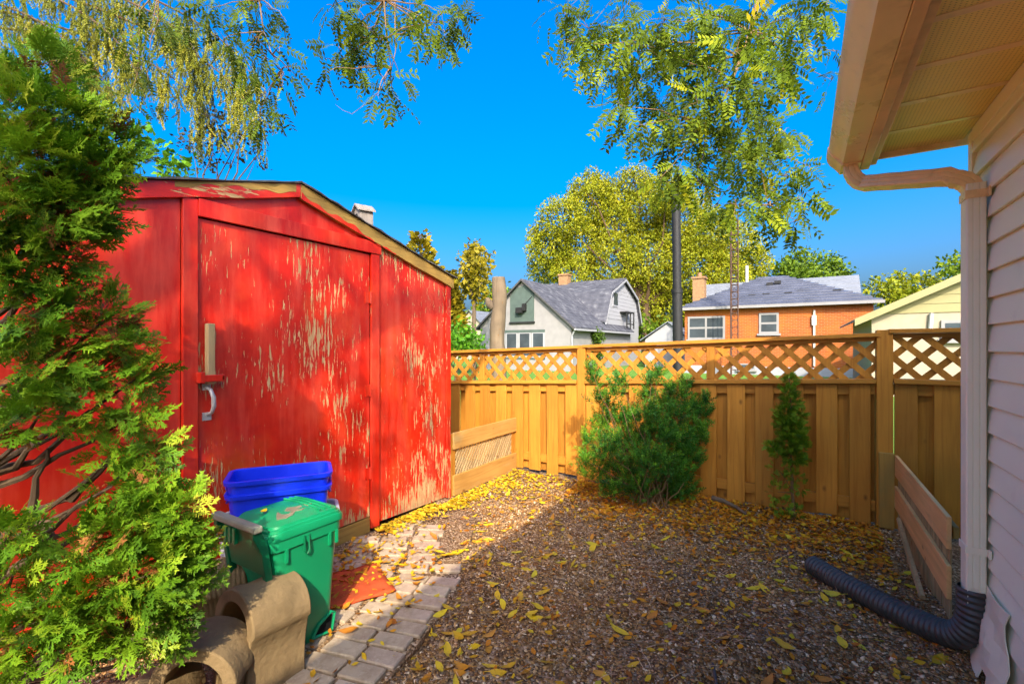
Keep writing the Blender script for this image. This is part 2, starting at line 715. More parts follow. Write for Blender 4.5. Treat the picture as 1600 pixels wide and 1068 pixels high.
M['red_door'] = red_paint('peeling_red_door_paint', 0.062, 3.1)
M['red_right'] = red_paint('peeling_red_wall_paint', 0.076, 8.4)
M['red_wall'] = red_paint('lit_chalky_red_wall_paint', 0.02, 1.3)
M['red_trim'] = red_paint('red_trim_paint', 0.0, 5.5)
M['red_rake'] = red_paint('worn_red_rake_paint', 0.05, 6.2, True)
M['roof_dark'] = plain('dark_asphalt_shingle', (0.07, 0.065, 0.06), 0.9, 0.2, 0.4, 30, bumpv=0.6)
M['grey_metal'] = plain('dull_grey_metal', (0.42, 0.38, 0.33), 0.45, 0.5, 0.2, 20, metallic=0.3)
M['grey_wood'] = wood('weathered_grey_wood', (0.24, 0.20, 0.165), (0.14, 0.115, 0.09))
M['dark'] = plain('hollow_shade', (0.01, 0.01, 0.01), 0.9, 0.1)  # near-black colour painted as the shade inside hollows and gaps
M['green_plastic'] = plain('green_cart_plastic', (0.004, 0.25, 0.09), 0.38, 0.5, 0.08, 4, bumpv=0.05, dirt=(0.02, 0.16, 0.08), dlim=(0.62, 0.8))
M['green_dark'] = plain('dark_green_plastic', (0.000, 0.13, 0.045), 0.42, 0.5, 0.1, 5)
M['blue_plastic'] = plain('blue_box_plastic', (0.004, 0.028, 0.62), 0.36, 0.5, 0.08, 4, bumpv=0.04, dirt=(0.03, 0.06, 0.5), dlim=(0.62, 0.8))
M['grey_plastic'] = plain('grey_tote_plastic', (0.42, 0.40, 0.42), 0.5, 0.4, 0.08, 5, dirt=(0.30, 0.26, 0.22))
M['brown_patch'] = plain('lid_patch_brown', (0.20, 0.17, 0.10), 0.8, 0.2, 0.3, 18)
M['black_rubber'] = plain('black_rubber', (0.018, 0.018, 0.018), 0.6, 0.4, 0.3, 15)
M['white_print'] = plain('white_print', (0.75, 0.75, 0.75), 0.6, 0.3, 0.04)
M['hose'] = plain('black_corrugated_plastic', (0.050, 0.043, 0.036), 0.42, 0.45, 0.25, 9, dirt=(0.10, 0.085, 0.06), dscale=6, dlim=(0.60, 0.80))
M['concrete'] = plain('tan_concrete', (0.26, 0.175, 0.08), 0.92, 0.15, 0.38, 5, bumpv=0.9, dirt=(0.13, 0.085, 0.04), dscale=5, dlim=(0.42, 0.72))
M['red_mat'] = plain('rust_red_mat', (0.48, 0.075, 0.02), 0.85, 0.2, 0.25, 12, bumpv=0.4, dirt=(0.26, 0.06, 0.02), dscale=5)
M['siding'] = plain('off_white_vinyl_siding', (0.84, 0.77, 0.56), 0.45, 0.35, 0.03, 3, dirt=(0.66, 0.52, 0.40), dscale=5, dlim=(0.6, 0.95))
M['trim_white'] = plain('off_white_trim', (0.86, 0.76, 0.54), 0.4, 0.4, 0.04, 4, dirt=(0.62, 0.44, 0.26), dscale=7, dlim=(0.6, 0.85))
M['tan_metal'] = plain('tan_enamelled_metal', (0.86, 0.58, 0.27), 0.30, 0.5, 0.07, 5, dirt=(0.45, 0.24, 0.09), dscale=6, dlim=(0.55, 0.85))
M['fascia'] = plain('tan_fascia_metal', (0.72, 0.40, 0.17), 0.4, 0.4, 0.1, 5, dirt=(0.38, 0.19, 0.07), dscale=6, dlim=(0.5, 0.85))


def soffit_mat():
    m, t, p = new_mat('vented_soffit_panel', 0.45, 0.35)
    tc = t.nodes.new('ShaderNodeTexCoord')
    v = N(t, 'ShaderNodeVectorMath', {'operation': 'MULTIPLY'})
    t.links.new(tc.outputs['Object'], v.inputs[0])
    v.inputs[1].default_value = (1 / 0.0135, 1 / 0.0115, 0)
    fr = N(t, 'ShaderNodeVectorMath', {'operation': 'FRACTION'})
    t.links.new(v.outputs[0], fr.inputs[0])
    sb = N(t, 'ShaderNodeVectorMath', {'operation': 'SUBTRACT'})
    t.links.new(fr.outputs[0], sb.inputs[0])
    sb.inputs[1].default_value = (0.5, 0.5, 0)
    sc = N(t, 'ShaderNodeVectorMath', {'operation': 'MULTIPLY'})
    t.links.new(sb.outputs[0], sc.inputs[0])
    sc.inputs[1].default_value = (1, 1.5, 0)
    ln = N(t, 'ShaderNodeVectorMath', {'operation': 'LENGTH'})
    t.links.new(sc.outputs[0], ln.inputs[0])
    hole = ramp(t, ln.outputs['Value'], [(0.17, 0.75), (0.26, 0.0)])
    n = noise(t, coords(t), 3, 4)
    base = ramp(t, n, [(0.3, (0.88, 0.62, 0.17)), (0.7, (0.92, 0.68, 0.22))])
    out = mixc(t, hole, base, (0.16, 0.09, 0.03))
    t.links.new(out, p.inputs['Base Color'])
    bump(t, p, math_n(t, 'MULTIPLY', hole, -1.0), 0.5, 0.003)
    return m


M['soffit'] = soffit_mat()


def soil_mat():
    m, t, p = new_mat('brown_mulch_soil', 0.95, 0.15)
    tc = t.nodes.new('ShaderNodeTexCoord')
    v = tc.outputs['Object']
    big = noise(t, v, 1.1, 4, 0.6)
    mid = noise(t, v, 14, 6, 0.7)
    vo = N(t, 'ShaderNodeTexVoronoi', Vector=v, Scale=85.0)
    cell = N(t, 'ShaderNodeSeparateColor', Color=vo.outputs['Color']).outputs[0]
    a = ramp(t, cell, [(0.0, (0.09, 0.048, 0.02)), (0.45, (0.25, 0.14, 0.06)), (0.8, (0.40, 0.25, 0.12)), (1.0, (0.58, 0.43, 0.27))])
    b = ramp(t, cell, [(0.0, (0.07, 0.04, 0.02)), (0.6, (0.19, 0.11, 0.06)), (1.0, (0.42, 0.30, 0.19))])
    out = mixc(t, ramp(t, big, [(0.36, 0.0), (0.62, 1.0)]), b, a)
    out = mixc(t, ramp(t, mid, [(0.52, 0.0), (0.72, 0.6)]), out, (0.08, 0.045, 0.02))
    t.links.new(out, p.inputs['Base Color'])
    h = math_n(t, 'SUBTRACT', mid, math_n(t, 'MULTIPLY', vo.outputs['Distance'], 0.8))
    bump(t, p, h, 0.9, 0.012)
    return m


M['soil'] = soil_mat()
M['lawn'] = plain('short_green_grass', (0.10, 0.20, 0.02), 0.9, 0.2, 0.45, 9, bumpv=0.6)


def paver_mat():
    m, t, p = new_mat('grey_brown_paver', 0.88, 0.2)
    v = coords(t)
    n = noise(t, v, 16, 7, 0.7)
    oi = t.nodes.new('ShaderNodeObjectInfo')
    base = ramp(t, oi.outputs['Random'], [(0, (0.36, 0.26, 0.16)), (0.5, (0.47, 0.36, 0.23)), (1, (0.40, 0.28, 0.19))])
    out = mixc(t, ramp(t, n, [(0.42, 0.0), (0.68, 0.55)]), base, (0.20, 0.125, 0.065))
    out = mixc(t, ramp(t, noise(t, v, 60, 4), [(0.55, 0.0), (0.8, 0.6)]), out, (0.52, 0.42, 0.30))
    t.links.new(out, p.inputs['Base Color'])
    bump(t, p, noise(t, v, 70, 6, 0.7), 0.5, 0.004)
    return m


M['paver'] = paver_mat()
M['chips'] = foliage_mat('mulch_chips', [(0.11, 0.048, 0.013), (0.27, 0.130, 0.040), (0.45, 0.25, 0.090), (0.62, 0.40, 0.19), (0.78, 0.60, 0.38)], 0.9, 0.0)


def leaf_mat(name, a, b, c):
    m, t, p = new_mat(name, 0.5, 0.3)
    v = coords(t)
    oi = t.nodes.new('ShaderNodeObjectInfo')
    base = ramp(t, oi.outputs['Random'], [(0, a), (0.6, b), (1, c)])
    n = noise(t, v, 60, 5)
    out = mixc(t, ramp(t, n, [(0.55, 0.0), (0.75, 0.6)]), base, tuple(x * 0.45 for x in a))
    t.links.new(out, p.inputs['Base Color'])
    return m


M['leaf_yellow'] = leaf_mat('yellow_leaf', (0.52, 0.28, 0.008), (0.62, 0.42, 0.010), (0.50, 0.40, 0.016))
M['leaf_orange'] = leaf_mat('orange_brown_leaf', (0.36, 0.13, 0.012), (0.52, 0.22, 0.012), (0.42, 0.20, 0.03))
M['litter'] = foliage_mat('leaf_litter', [(0.30, 0.09, 0.010), (0.52, 0.18, 0.010), (0.56, 0.25, 0.010), (0.56, 0.36, 0.012), (0.50, 0.38, 0.03)], 0.6, 0.1)
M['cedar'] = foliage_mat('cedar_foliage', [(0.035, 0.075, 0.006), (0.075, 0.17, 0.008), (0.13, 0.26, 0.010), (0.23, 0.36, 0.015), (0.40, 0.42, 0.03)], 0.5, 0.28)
M['cedar_brown'] = foliage_mat('browned_cedar_foliage', [(0.20, 0.07, 0.015), (0.34, 0.13, 0.03)], 0.7, 0.2)
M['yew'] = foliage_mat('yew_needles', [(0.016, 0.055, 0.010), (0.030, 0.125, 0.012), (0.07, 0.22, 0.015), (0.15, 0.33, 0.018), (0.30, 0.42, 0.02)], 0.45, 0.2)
M['locust'] = foliage_mat('locust_leaves', [(0.05, 0.075, 0.005), (0.10, 0.15, 0.006), (0.18, 0.24, 0.008), (0.32, 0.34, 0.010), (0.54, 0.40, 0.010)], 0.75, 0.4)
M['spruce'] = foliage_mat('hanging_spruce_needles', [(0.06, 0.065, 0.010), (0.13, 0.14, 0.012), (0.22, 0.23, 0.015), (0.36, 0.31, 0.03)], 0.6, 0.2)
M['maple'] = foliage_mat('yellowing_maple_leaves', [(0.10, 0.14, 0.008), (0.19, 0.22, 0.008), (0.27, 0.28, 0.010), (0.34, 0.31, 0.012), (0.42, 0.33, 0.014)], 0.55, 0.3)
M['gold'] = foliage_mat('golden_conifer_foliage', [(0.10, 0.09, 0.006), (0.20, 0.165, 0.008), (0.31, 0.23, 0.010), (0.40, 0.28, 0.015)], 0.6, 0.25)
M['green_leaf'] = foliage_mat('green_tree_leaves', [(0.035, 0.065, 0.006), (0.08, 0.14, 0.008), (0.15, 0.22, 0.010), (0.25, 0.30, 0.012)], 0.55, 0.28)
M['bright_leaf'] = foliage_mat('bright_green_bush_leaves', [(0.04, 0.13, 0.008), (0.09, 0.24, 0.010), (0.18, 0.36, 0.015)], 0.55, 0.3)
M['dark_leaf'] = foliage_mat('dark_small_leaves', [(0.03, 0.025, 0.012), (0.06, 0.055, 0.015), (0.12, 0.11, 0.02)], 0.6, 0.2)
M['stucco'] = plain('pale_grey_stucco', (0.24, 0.225, 0.21), 0.85, 0.2, 0.08, 3, bumpv=0.2)
M['white_paint'] = plain('white_house_paint', (0.29, 0.285, 0.285), 0.6, 0.3, 0.05, 4)
M['green_board'] = plain('faded_green_board', (0.070, 0.095, 0.078), 0.7, 0.25, 0.12, 4)
M['glass'] = plain('dark_window_glass', (0.045, 0.055, 0.06), 0.08, 0.7, 0.3, 1.5)
M['black_metal'] = plain('black_painted_metal', (0.016, 0.015, 0.014), 0.6, 0.3, 0.2, 8)
M['rust_metal'] = plain('rusty_tower_metal', (0.07, 0.035, 0.022), 0.75, 0.3, 0.3, 10)
M['grey_pipe'] = plain('pale_grey_pipe', (0.55, 0.52, 0.45), 0.6, 0.3, 0.1, 8)
M['cream'] = plain('cream_garage_siding', (0.26, 0.225, 0.10), 0.6, 0.3, 0.05, 3)
M['block_wall'] = plain('pale_block_wall', (0.32, 0.265, 0.18), 0.85, 0.2, 0.1, 4, bumpv=0.2)
M['chimney_brick'] = plain('tan_chimney_brick', (0.27, 0.15, 0.07), 0.85, 0.2, 0.2, 8)
M['roof_slate'] = plain('blue_grey_metal_roof', (0.065, 0.070, 0.095), 0.42, 0.5, 0.25, 1.6)
M['roof_pale'] = plain('pale_grey_roof', (0.15, 0.158, 0.172), 0.55, 0.4, 0.1, 2)


def brick_mat():
    m, t, p = new_mat('orange_brick', 0.85, 0.2)
    tc = t.nodes.new('ShaderNodeTexCoord')
    sp = N(t, 'ShaderNodeSeparateXYZ', Vector=tc.outputs['Object'])
    cb = N(t, 'ShaderNodeCombineXYZ', X=math_n(t, 'ADD', sp.outputs[0], sp.outputs[1]), Y=sp.outputs[2])
    b = N(t, 'ShaderNodeTexBrick', Vector=cb, Color1=(0.36, 0.085, 0.010, 1), Color2=(0.27, 0.055, 0.008, 1), Mortar=(0.32, 0.15, 0.07, 1),
          Scale=1.0, Mortar_Size=0.008, Brick_Width=0.22, Row_Height=0.075, Bias=0.0)
    n = noise(t, coords(t), 1.2, 5)
    out = mixc(t, ramp(t, n, [(0.45, 0.0), (0.7, 0.5)]), b.outputs[0], (0.46, 0.13, 0.012))
    t.links.new(out, p.inputs['Base Color'])
    bump(t, p, b.outputs[1], -0.3, 0.01)
    return m


M['brick'] = brick_mat()


def shingle_mat():
    m, t, p = new_mat('grey_roof_shingle', 0.9, 0.2)
    v = coords(t, (1, 1, 1), False)
    b = noise(t, v, 2.2, 5, 0.6)
    f = noise(t, v, 24, 4)
    out = ramp(t, b, [(0.3, (0.045, 0.045, 0.055)), (0.55, (0.085, 0.085, 0.095)), (0.75, (0.19, 0.185, 0.185))])
    out = mixc(t, ramp(t, f, [(0.4, 0.0), (0.7, 0.5)]), out, (0.055, 0.055, 0.065))
    t.links.new(out, p.inputs['Base Color'])
    return m


M['shingle'] = shingle_mat()

# ================================================================== SETTING
# ---- ground: one sheet, fine in the yard, coarse to the horizon
def axis_lines(lo, hi, step, far):
    mid = np.arange(lo, hi + step / 2, step)
    out = []
    d, x = step, hi
    while x < far:
        d *= 1.6
        x += d
        out.append(x)
    neg, d, x = [], step, lo
    while x > -far:
        d *= 1.6
        x -= d
        neg.append(x)
    return np.array(neg[::-1] + list(mid) + out)


def sm(a, b, x):
    k = np.clip((x - a) / (b - a), 0, 1)
    return k * k * (3 - 2 * k)


_ph = rng.uniform(0, 6.28, (24, 2))
_fr = rng.uniform(2.5, 26, 24)
_an = rng.uniform(0, 6.28, 24)


def ground_h(x, y):
    """height of the yard: level, a little higher along the house, lumpy"""
    x, y = np.asarray(x, float), np.asarray(y, float)
    h = 0.07 * sm(0.25, 0.66, x) * (1 - sm(3.2, 4.2, y))
    h = h + 0.045 * sm(4.2, 4.68, y) * sm(-2.0, -1.0, x) * (1 - sm(0.2, 0.6, x))
    lump = np.zeros_like(h)
    for k in range(24):
        lump = lump + np.sin((x * math.cos(_an[k]) + y * math.sin(_an[k])) * _fr[k] + _ph[k, 0]) * (0.0105 / (1 + 0.14 * _fr[k]))
    yard = sm(-3.6, -2.7, x) * (1 - sm(1.0, 1.6, x)) * (1 - sm(4.62, 4.9, y)) * sm(-3, -1, y)
    return h * yard + lump * yard


gx, gy = axis_lines(-3.3, 1.1, 0.035, 900), axis_lines(0.2, 4.9, 0.035, 900)
GX, GY = np.meshgrid(gx, gy)
GV = np.stack([GX, GY, ground_h(GX, GY)], axis=2).reshape(-1, 3)
nx, ny = len(gx), len(gy)
ii, jj = np.meshgrid(np.arange(nx - 1), np.arange(ny - 1))
b0 = (jj * nx + ii).ravel()
GF = np.stack([b0, b0 + 1, b0 + nx + 1, b0 + nx], axis=1)
ground = put('ground', np_mesh('ground', GV, GF, M['soil'], smooth=True))
tag(ground, kind='structure')
g = Geo()
g.box(-60, 60, 4.95, 120, -0.02, 0.012)
lawn = g.build('lawn', M['lawn'])
tag(lawn, kind='structure')


def gz(x, y):
    return float(ground_h(x, y))


# ---- brick path along the shed: each paver on its own
path_bed = Geo()
JOINT = [(-1.90, 1.15), (-1.985, 1.50), (-2.07, 1.80), (-2.17, 2.09), (-2.32, 2.34), (-2.47, 2.55), (-2.62, 2.80), (-2.72, 3.10)]


def joint_at(s):
    acc = 0
    for a, b in zip(JOINT, JOINT[1:]):
        L = math.hypot(b[0] - a[0], b[1] - a[1])
        if acc + L >= s or b is JOINT[-1]:
            k = (s - acc) / L
            return (a[0] + (b[0] - a[0]) * k, a[1] + (b[1] - a[1]) * k, math.atan2(b[1] - a[1], b[0] - a[0]))
        acc += L


_w = [(joint_at(s / 10 * 2.1)) for s in range(11)]
bed_pts = [(x + math.sin(a) * 0.44, y - math.cos(a) * 0.44) for x, y, a in _w] + [(x - math.sin(a) * 0.62, y + math.cos(a) * 0.62) for x, y, a in reversed(_w)]
bed_pts = [(max(x, -2.83), y) for x, y in bed_pts]
path_bed.prism(bed_pts, lambda a, b, d: (a, b, d), -0.05, 0.012)
path = path_bed.build('path', M['soil'])
tag(path, kind='structure')
s = 0.0
row = 0
while s < 2.02:
    L = 0.112
    x, y, a = joint_at(s + L / 2)
    ca, sa = math.cos(a), math.sin(a)
    for lo, hi in ((-0.42, -0.225), (-0.215, -0.02), (0.012, 0.205), (0.215, 0.41), (0.42, 0.60)):
        if lo < -0.4 and (row > 9 or random.random() < 0.06):
            continue
        if lo < -0.1 and row > 15:
            continue
        jit = 0.012 if row % 2 else -0.012
        m_ = (lo + hi) / 2 + jit
        cx, cy = x - sa * m_, y + ca * m_
        if cx < -2.75:
            continue
        zt = 0.030 + random.uniform(-0.004, 0.005)
        me = cham_box_mesh(L - 0.011, hi - lo, 0.06, 0.006, M['paver'])
        o = put('paver', me, path, Vector((cx, cy, zt - 0.03)) - origin_of(path),
                (random.uniform(-0.015, 0.015), random.uniform(-0.015, 0.015), a + random.uniform(-0.03, 0.03)))
        o.scale = (random.uniform(0.94, 1.0), random.uniform(0.95, 1.0), 1)
    s += L
    row += 1


def on_path(x, y):
    for px, py, a in _w:
        dx, dy = x - px, y - py
        al = dx * math.cos(a) + dy * math.sin(a)
        ac = -dx * math.sin(a) + dy * math.cos(a)
        if abs(al) < 0.12 and -0.30 < ac < 0.62:
            return True
    return False


# ================================================================== RED SHED
WX = -2.87                                    # front face of the shed
PK, SL, PY = 2.527, 0.27, 1.895               # rake top at the peak, slope, where the peak stands


def rake_h(y):
    return PK - SL * abs(y - PY)


shed = thing('garden_shed', 'weathered red plywood garden shed with peeling paint and a low gable roof', 'shed', (WX, PY, 0))
YA, YB = 0.34, 3.47


def wall_prism(poly, name, mat, x0=WX - 0.035, x1=WX):
    g_ = Geo()
    g_.prism(poly, lambda a, b, d: (d, a, b), x0, x1)
    return g_.build(name, mat, shed, bevel=0.002)


wall_prism([(YA, 0.06), (1.202, 0.06), (1.202, rake_h(1.202) - 0.06), (YA, rake_h(YA) - 0.06)], 'wall_panel', M['red_wall'])
wall_prism([(2.583, 0.05), (3.412, 0.02), (3.412, rake_h(3.412) - 0.06), (2.583, rake_h(2.583) - 0.06)], 'wall_panel', M['red_right'])
wall_prism([(1.206, 2.20), (2.579, 2.20), (2.579, rake_h(2.579) - 0.06), (PY, PK - 0.06), (1.206, rake_h(1.206) - 0.06)], 'gable_panel', M['red_wall'])
wall_prism([(1.286, 0.135), (2.500, 0.125), (2.500, 2.160), (1.286, 2.163)], 'door', M['red_door'], WX - 0.03, WX + 0.006)
wall_prism([(1.203, 0.05), (1.277, 0.05), (1.277, 2.262), (1.203, 2.262)], 'trim_board', M['red_trim'], WX + 0.001, WX + 0.026)
wall_prism([(2.508, 0.03), (2.585, 0.03), (2.585, 2.165), (2.508, 2.165)], 'trim_board', M['red_trim'], WX + 0.001, WX + 0.024)
wall_prism([(1.279, 2.170), (2.600, 2.170), (2.600, 2.262), (1.279, 2.268)], 'header_board', M['red_trim'], WX + 0.001, WX + 0.030)
wall_prism([(3.414, 0.02), (3.470, 0.0), (3.470, rake_h(3.47) - 0.10), (3.414, rake_h(3.414) - 0.10)], 'corner_board', M['red_right'], WX + 0.001, WX + 0.022)
wall_prism([(1.279, 0.0), (2.506, 0.0), (2.506, 0.115), (1.279, 0.120)], 'sill_board', M['old_wood_y'], WX - 0.03, WX + 0.004)
# side and back walls
for y0, y1, x0, x1 in ((YA, YA + 0.03, -5.2, WX - 0.036), (YB - 0.03, YB, -5.2, WX - 0.036)):
    g = Geo()
    g.box(x0, x1, y0, y1, 0.03, rake_h(y0) - 0.07)
    g.build('side_wall', M['red_wall'], shed)
g = Geo()
g.prism([(YA, 0.03), (YB, 0.03), (YB, rake_h(YB) - 0.06), (PY, PK - 0.06), (YA, rake_h(YA) - 0.06)], lambda a, b, d: (d, a, b), -5.23, -5.201)
g.build('back_wall', M['red_wall'], shed)
g = Geo()
g.prism([(YA + 0.04, 0.04), (YB - 0.04, 0.04), (YB - 0.04, rake_h(YB) - 0.07), (PY, PK - 0.07), (YA + 0.04, rake_h(YA) - 0.07)], lambda a, b, d: (d, a, b), WX - 0.055, WX - 0.037)
g.build('dark_backing', M['dark'], shed)  # dark sheet added behind the front wall so its gaps show no light
# rake boards under the roof edge
RF = -2.835


def rake(y0, y1, mat, dep=0.092):
    g_ = Geo()
    n = 10
    top = [(y0 + (y1 - y0) * k / n, rake_h(y0 + (y1 - y0) * k / n)) for k in range(n + 1)]
    bot = [(y, h - dep - 0.004 * math.sin(y * 9)) for y, h in reversed(top)]
    g_.prism(top + bot, lambda a, b, d: (d, a, b), WX + 0.002, RF)
    return g_.build('rake_board', mat, shed, bevel=0.002)


rk = rake(YA - 0.03, PY - 0.001, M['red_rake'])
rk = rake(PY + 0.001, YB + 0.03, M['old_wood_y'], 0.098)
rk['label'] = 'bare brown rake board on the far slope, red paint gone'
# red remains along the lower edge of the bare rake
g = Geo()
ys = np.linspace(PY + 0.004, 2.75, 26)
top = [(y, rake_h(y) - 0.062 - 0.012 * math.sin(y * 13) - 0.034 * (y - PY) / 0.85 + 0.01 * math.sin(y * 41)) for y in ys]
bot = [(y, rake_h(y) - 0.101) for y in reversed(ys)]
g.prism(top + bot, lambda a, b, d: (d, a, b), RF + 0.0002, RF + 0.0016)
g.build('paint_remnant', M['red_trim'], shed)
# left rake: bare strip along the upper edge
g = Geo()
ys = np.linspace(1.16, 1.86, 40)
top = [(y, rake_h(y) - 0.003) for y in ys]
bot = [(y, rake_h(y) - 0.040 - 0.020 * math.sin(y * 7.3 + 1) - 0.007 * math.sin(y * 37)) for y in reversed(ys)]
g.prism(top + bot, lambda a, b, d: (d, a, b), RF + 0.0002, RF + 0.0016)
g.build('bare_wood_strip', M['old_wood_y'], shed)
# roof: two slabs of shingle with a ragged front edge
for sgn in (-1, 1):
    g = Geo()
    y_out = (YA - 0.08) if sgn < 0 else (YB + 0.045)
    n = 24
    vs, fs = [], []
    for k in range(n + 1):
        y = PY + (y_out - PY) * k / n
        xf = RF + 0.020 + random.uniform(-0.012, 0.012)
        h = rake_h(y) + 0.003
        th = 0.009 + random.uniform(-0.003, 0.005)
        vs += [(xf, y, h), (xf, y, h + th), (-5.3, y, h + th), (-5.3, y, h)]
    for k in range(n):
        b, c = k * 4, k * 4 + 4
        for q in range(4):
            fs.append((b + q, b + (q + 1) % 4, c + (q + 1) % 4, c + q))
    fs += [(0, 1, 2, 3), (n * 4 + 3, n * 4 + 2, n * 4 + 1, n * 4)]
    g.add(vs, fs)
    g.build('roof_slope', M['roof_dark'], shed)
# latch: upright wood bar, red keeper, grey pull handle, hinges
piece('latch_bar', shed, M['old_wood'], WX + 0.020, WX + 0.058, 1.312, 1.352, 1.235, 1.575, c=0.004)
g = Geo()
g.box(WX + 0.007, WX + 0.075, 1.268, 1.292, 1.245, 1.305)
g.box(WX + 0.059, WX + 0.073, 1.292, 1.395, 1.250, 1.288)
g.box(WX + 0.007, WX + 0.073, 1.380, 1.396, 1.254, 1.284)
g.build('latch_keeper', M['red_trim'], shed, bevel=0.003)
g = Geo()
g.tube([(WX + 0.008, 1.325, 1.215), (WX + 0.045, 1.332, 1.205), (WX + 0.062, 1.340, 1.16), (WX + 0.060, 1.342, 1.11), (WX + 0.045, 1.338, 1.075), (WX + 0.008, 1.330, 1.062)],
       [0.010, 0.010, 0.012, 0.012, 0.010, 0.009], 10)
g.box(WX + 0.006, WX + 0.012, 1.305, 1.352, 1.030, 1.075)
g.box(WX + 0.006, WX + 0.012, 1.305, 1.350, 1.200, 1.235)
g.build('pull_handle', M['grey_metal'], shed, smooth=True)
for h0 in (0.42, 1.06, 1.78):
    g = Geo()
    g.box(WX + 0.006, WX + 0.012, 2.455, 2.499, h0, h0 + 0.085)
    g.tube([(WX + 0.016, 2.503, h0 - 0.004), (WX + 0.016, 2.503, h0 + 0.089)], 0.009, 8)
    g.build('hinge', M['red_trim'], shed, smooth=True)

# ---- birdhouse on the shed roof
bx, by = -2.96, 2.525
bh = rake_h(by) + 0.03
bird = thing('birdhouse', 'small weathered grey birdhouse sitting on the far slope of the shed roof', 'birdhouse', (bx, by, bh), R(-20))
g = Geo()
g.prism([(-0.055, -0.02), (0.055, -0.02), (0.055, 0.125), (0, 0.165), (-0.055, 0.125)], lambda a, b, d: (a, d, b), -0.055, 0.055)
g.build('box', M['grey_wood'], bird, local=True)
for sg in (-1, 1):
    g = Geo()
    g.prism([(0, 0.168), (sg * 0.075, 0.116), (sg * 0.075, 0.128), (0, 0.180)], lambda a, b, d: (a, d, b), -0.075, 0.07)
    g.build('roof_board', M['grey_wood'], bird, local=True)
g = Geo()
g.tube([(0, -0.0552, 0.085), (0, -0.058, 0.085)], 0.017, 14)
g.build('entrance_hole_shade', M['dark'], bird, local=True)  # dark disc on the face, painted shade in place of a real opening
g = Geo()
g.tube([(0, -0.055, 0.052), (0, -0.085, 0.052)], 0.004, 6)
g.build('perch', M['old_wood'], bird, local=True)

# ================================================================== BACK FENCE
FY = 4.71
fence = thing('wooden_fence', 'tall amber stained board fence with a lattice top along the back of the yard', 'fence', (-1.5, FY, 0))


def top_h(x):
    return 1.535 + 0.0385 * x


def low_h(x):                                  # underside of the lattice
    return 1.165 + 0.043 * x


posts = [(-5.05, 0.09), (-2.03, 0.095), (0.545, 0.105)]
for x, w in posts:
    hh = top_h(x) - 0.01 if x < 0 else 1.575
    piece('post', fence, M['fence'], x - w / 2, x + w / 2, FY - 0.05, FY + 0.05, -0.05, hh, c=0.005)
piece('post', fence, M['fence'], 2.80, 2.89, FY - 0.05, FY + 0.05, -0.05, 1.60, c=0.005)
bays = [(-5.0, -2.08, [-3.36]), (-1.98, 0.49, [-0.735]), (0.60, 2.80, [])]


def sloped(name, x0, x1, z0a, z0b, th, y0, y1, mat):
    g_ = Geo()
    g_.prism([(x0, z0a), (x1, z0b), (x1, z0b + th), (x0, z0a + th)], lambda a, b, d: (a, d, b), y0, y1)
    return g_.build(name, mat, fence, bevel=0.003)


for bi, (x0, x1, studs) in enumerate(bays):
    tz = (lambda x: top_h(x)) if bi < 2 else (lambda x: 1.578 + 0.004 * x)
    lz = (lambda x: low_h(x)) if bi < 2 else (lambda x: 1.19)
    sloped('cap_rail', x0 - 0.03, x1 + 0.03 if bi < 2 else x1, tz(x0) - 0.032, tz(x1) - 0.032, 0.032, FY - 0.062, FY + 0.062, M['fence_h'])
    sloped('top_rail', x0, x1, tz(x0) - 0.068, tz(x1) - 0.068, 0.034, FY - 0.022, FY + 0.022, M['fence_h'])
    sloped('middle_rail', x0, x1, lz(x0) - 0.034, lz(x1) - 0.034, 0.036, FY - 0.066, FY + 0.062, M['fence_h'])
    sloped('backing_rail', x0, x1, lz(x0) - 0.125, lz(x1) - 0.125, 0.088, FY - 0.018, FY + 0.018, M['fence_h'])
    sloped('bottom_rail', x0, x1, 0.13, 0.13, 0.088, FY - 0.018, FY + 0.018, M['fence_h'])
    for sx in studs:
        piece('stud', fence, M['fence'], sx - 0.035, sx + 0.035, FY - 0.028, FY + 0.028, lz(sx) + 0.003, tz(sx) - 0.07, c=0.003)
    # lattice: two layers of slats, clipped to the bay
    edges = [x0] + [q for sx in studs for q in (sx - 0.037, sx + 0.037)] + [x1]
    for a, b in zip(edges[::2], edges[1::2]):
        zl, zh = min(lz(a), lz(b)) - 0.004, max(tz(a), tz(b)) - 0.050
        H = zh - zl
        for side in (-1, 1):
            k = a - H
            while k < b + H:
                hw = 0.033
                P = [(k - hw, zl), (k + hw, zl), (k + side * H + hw, zh), (k + side * H - hw, zh)]
                P = clip_poly(P, a, b, zl, zh)
                if len(P) >= 3:
                    g = Geo()
                    yy = FY - 0.003 if side < 0 else FY + 0.008
                    g.prism(P, lambda p, q, d: (p, d, q), yy - 0.0055, yy + 0.0045)
                    g.build('lattice_slat', M['fence'], fence)
                k += 0.176
    # shadow-box boards
    x = x0 + 0.005
    pitch, wd = 0.2300, 0.142
    k = 0
    while x < x1 - 0.02:
        w = min(wd + random.uniform(-0.006, 0.006), x1 - x)
        if w > 0.03:
            zt = lz(x) - 0.036
            piece('front_board', fence, M['fence'], x, x + w, FY - 0.038, FY - 0.0185, 0.02 + random.uniform(-0.012, 0.02) + gz(x, 4.6) * 0.5, zt, rot=(0, random.uniform(-0.004, 0.004), 0), c=0.003)
        xb = x + pitch / 2 - 0.004
        w2 = min(wd, x1 - xb)
        if w2 > 0.03:
            piece('back_board', fence, M['fence'], xb, xb + w2, FY + 0.0185, FY + 0.038, 0.03, lz(xb) - 0.036, c=0.003)
        x += pitch + random.uniform(-0.004, 0.004)

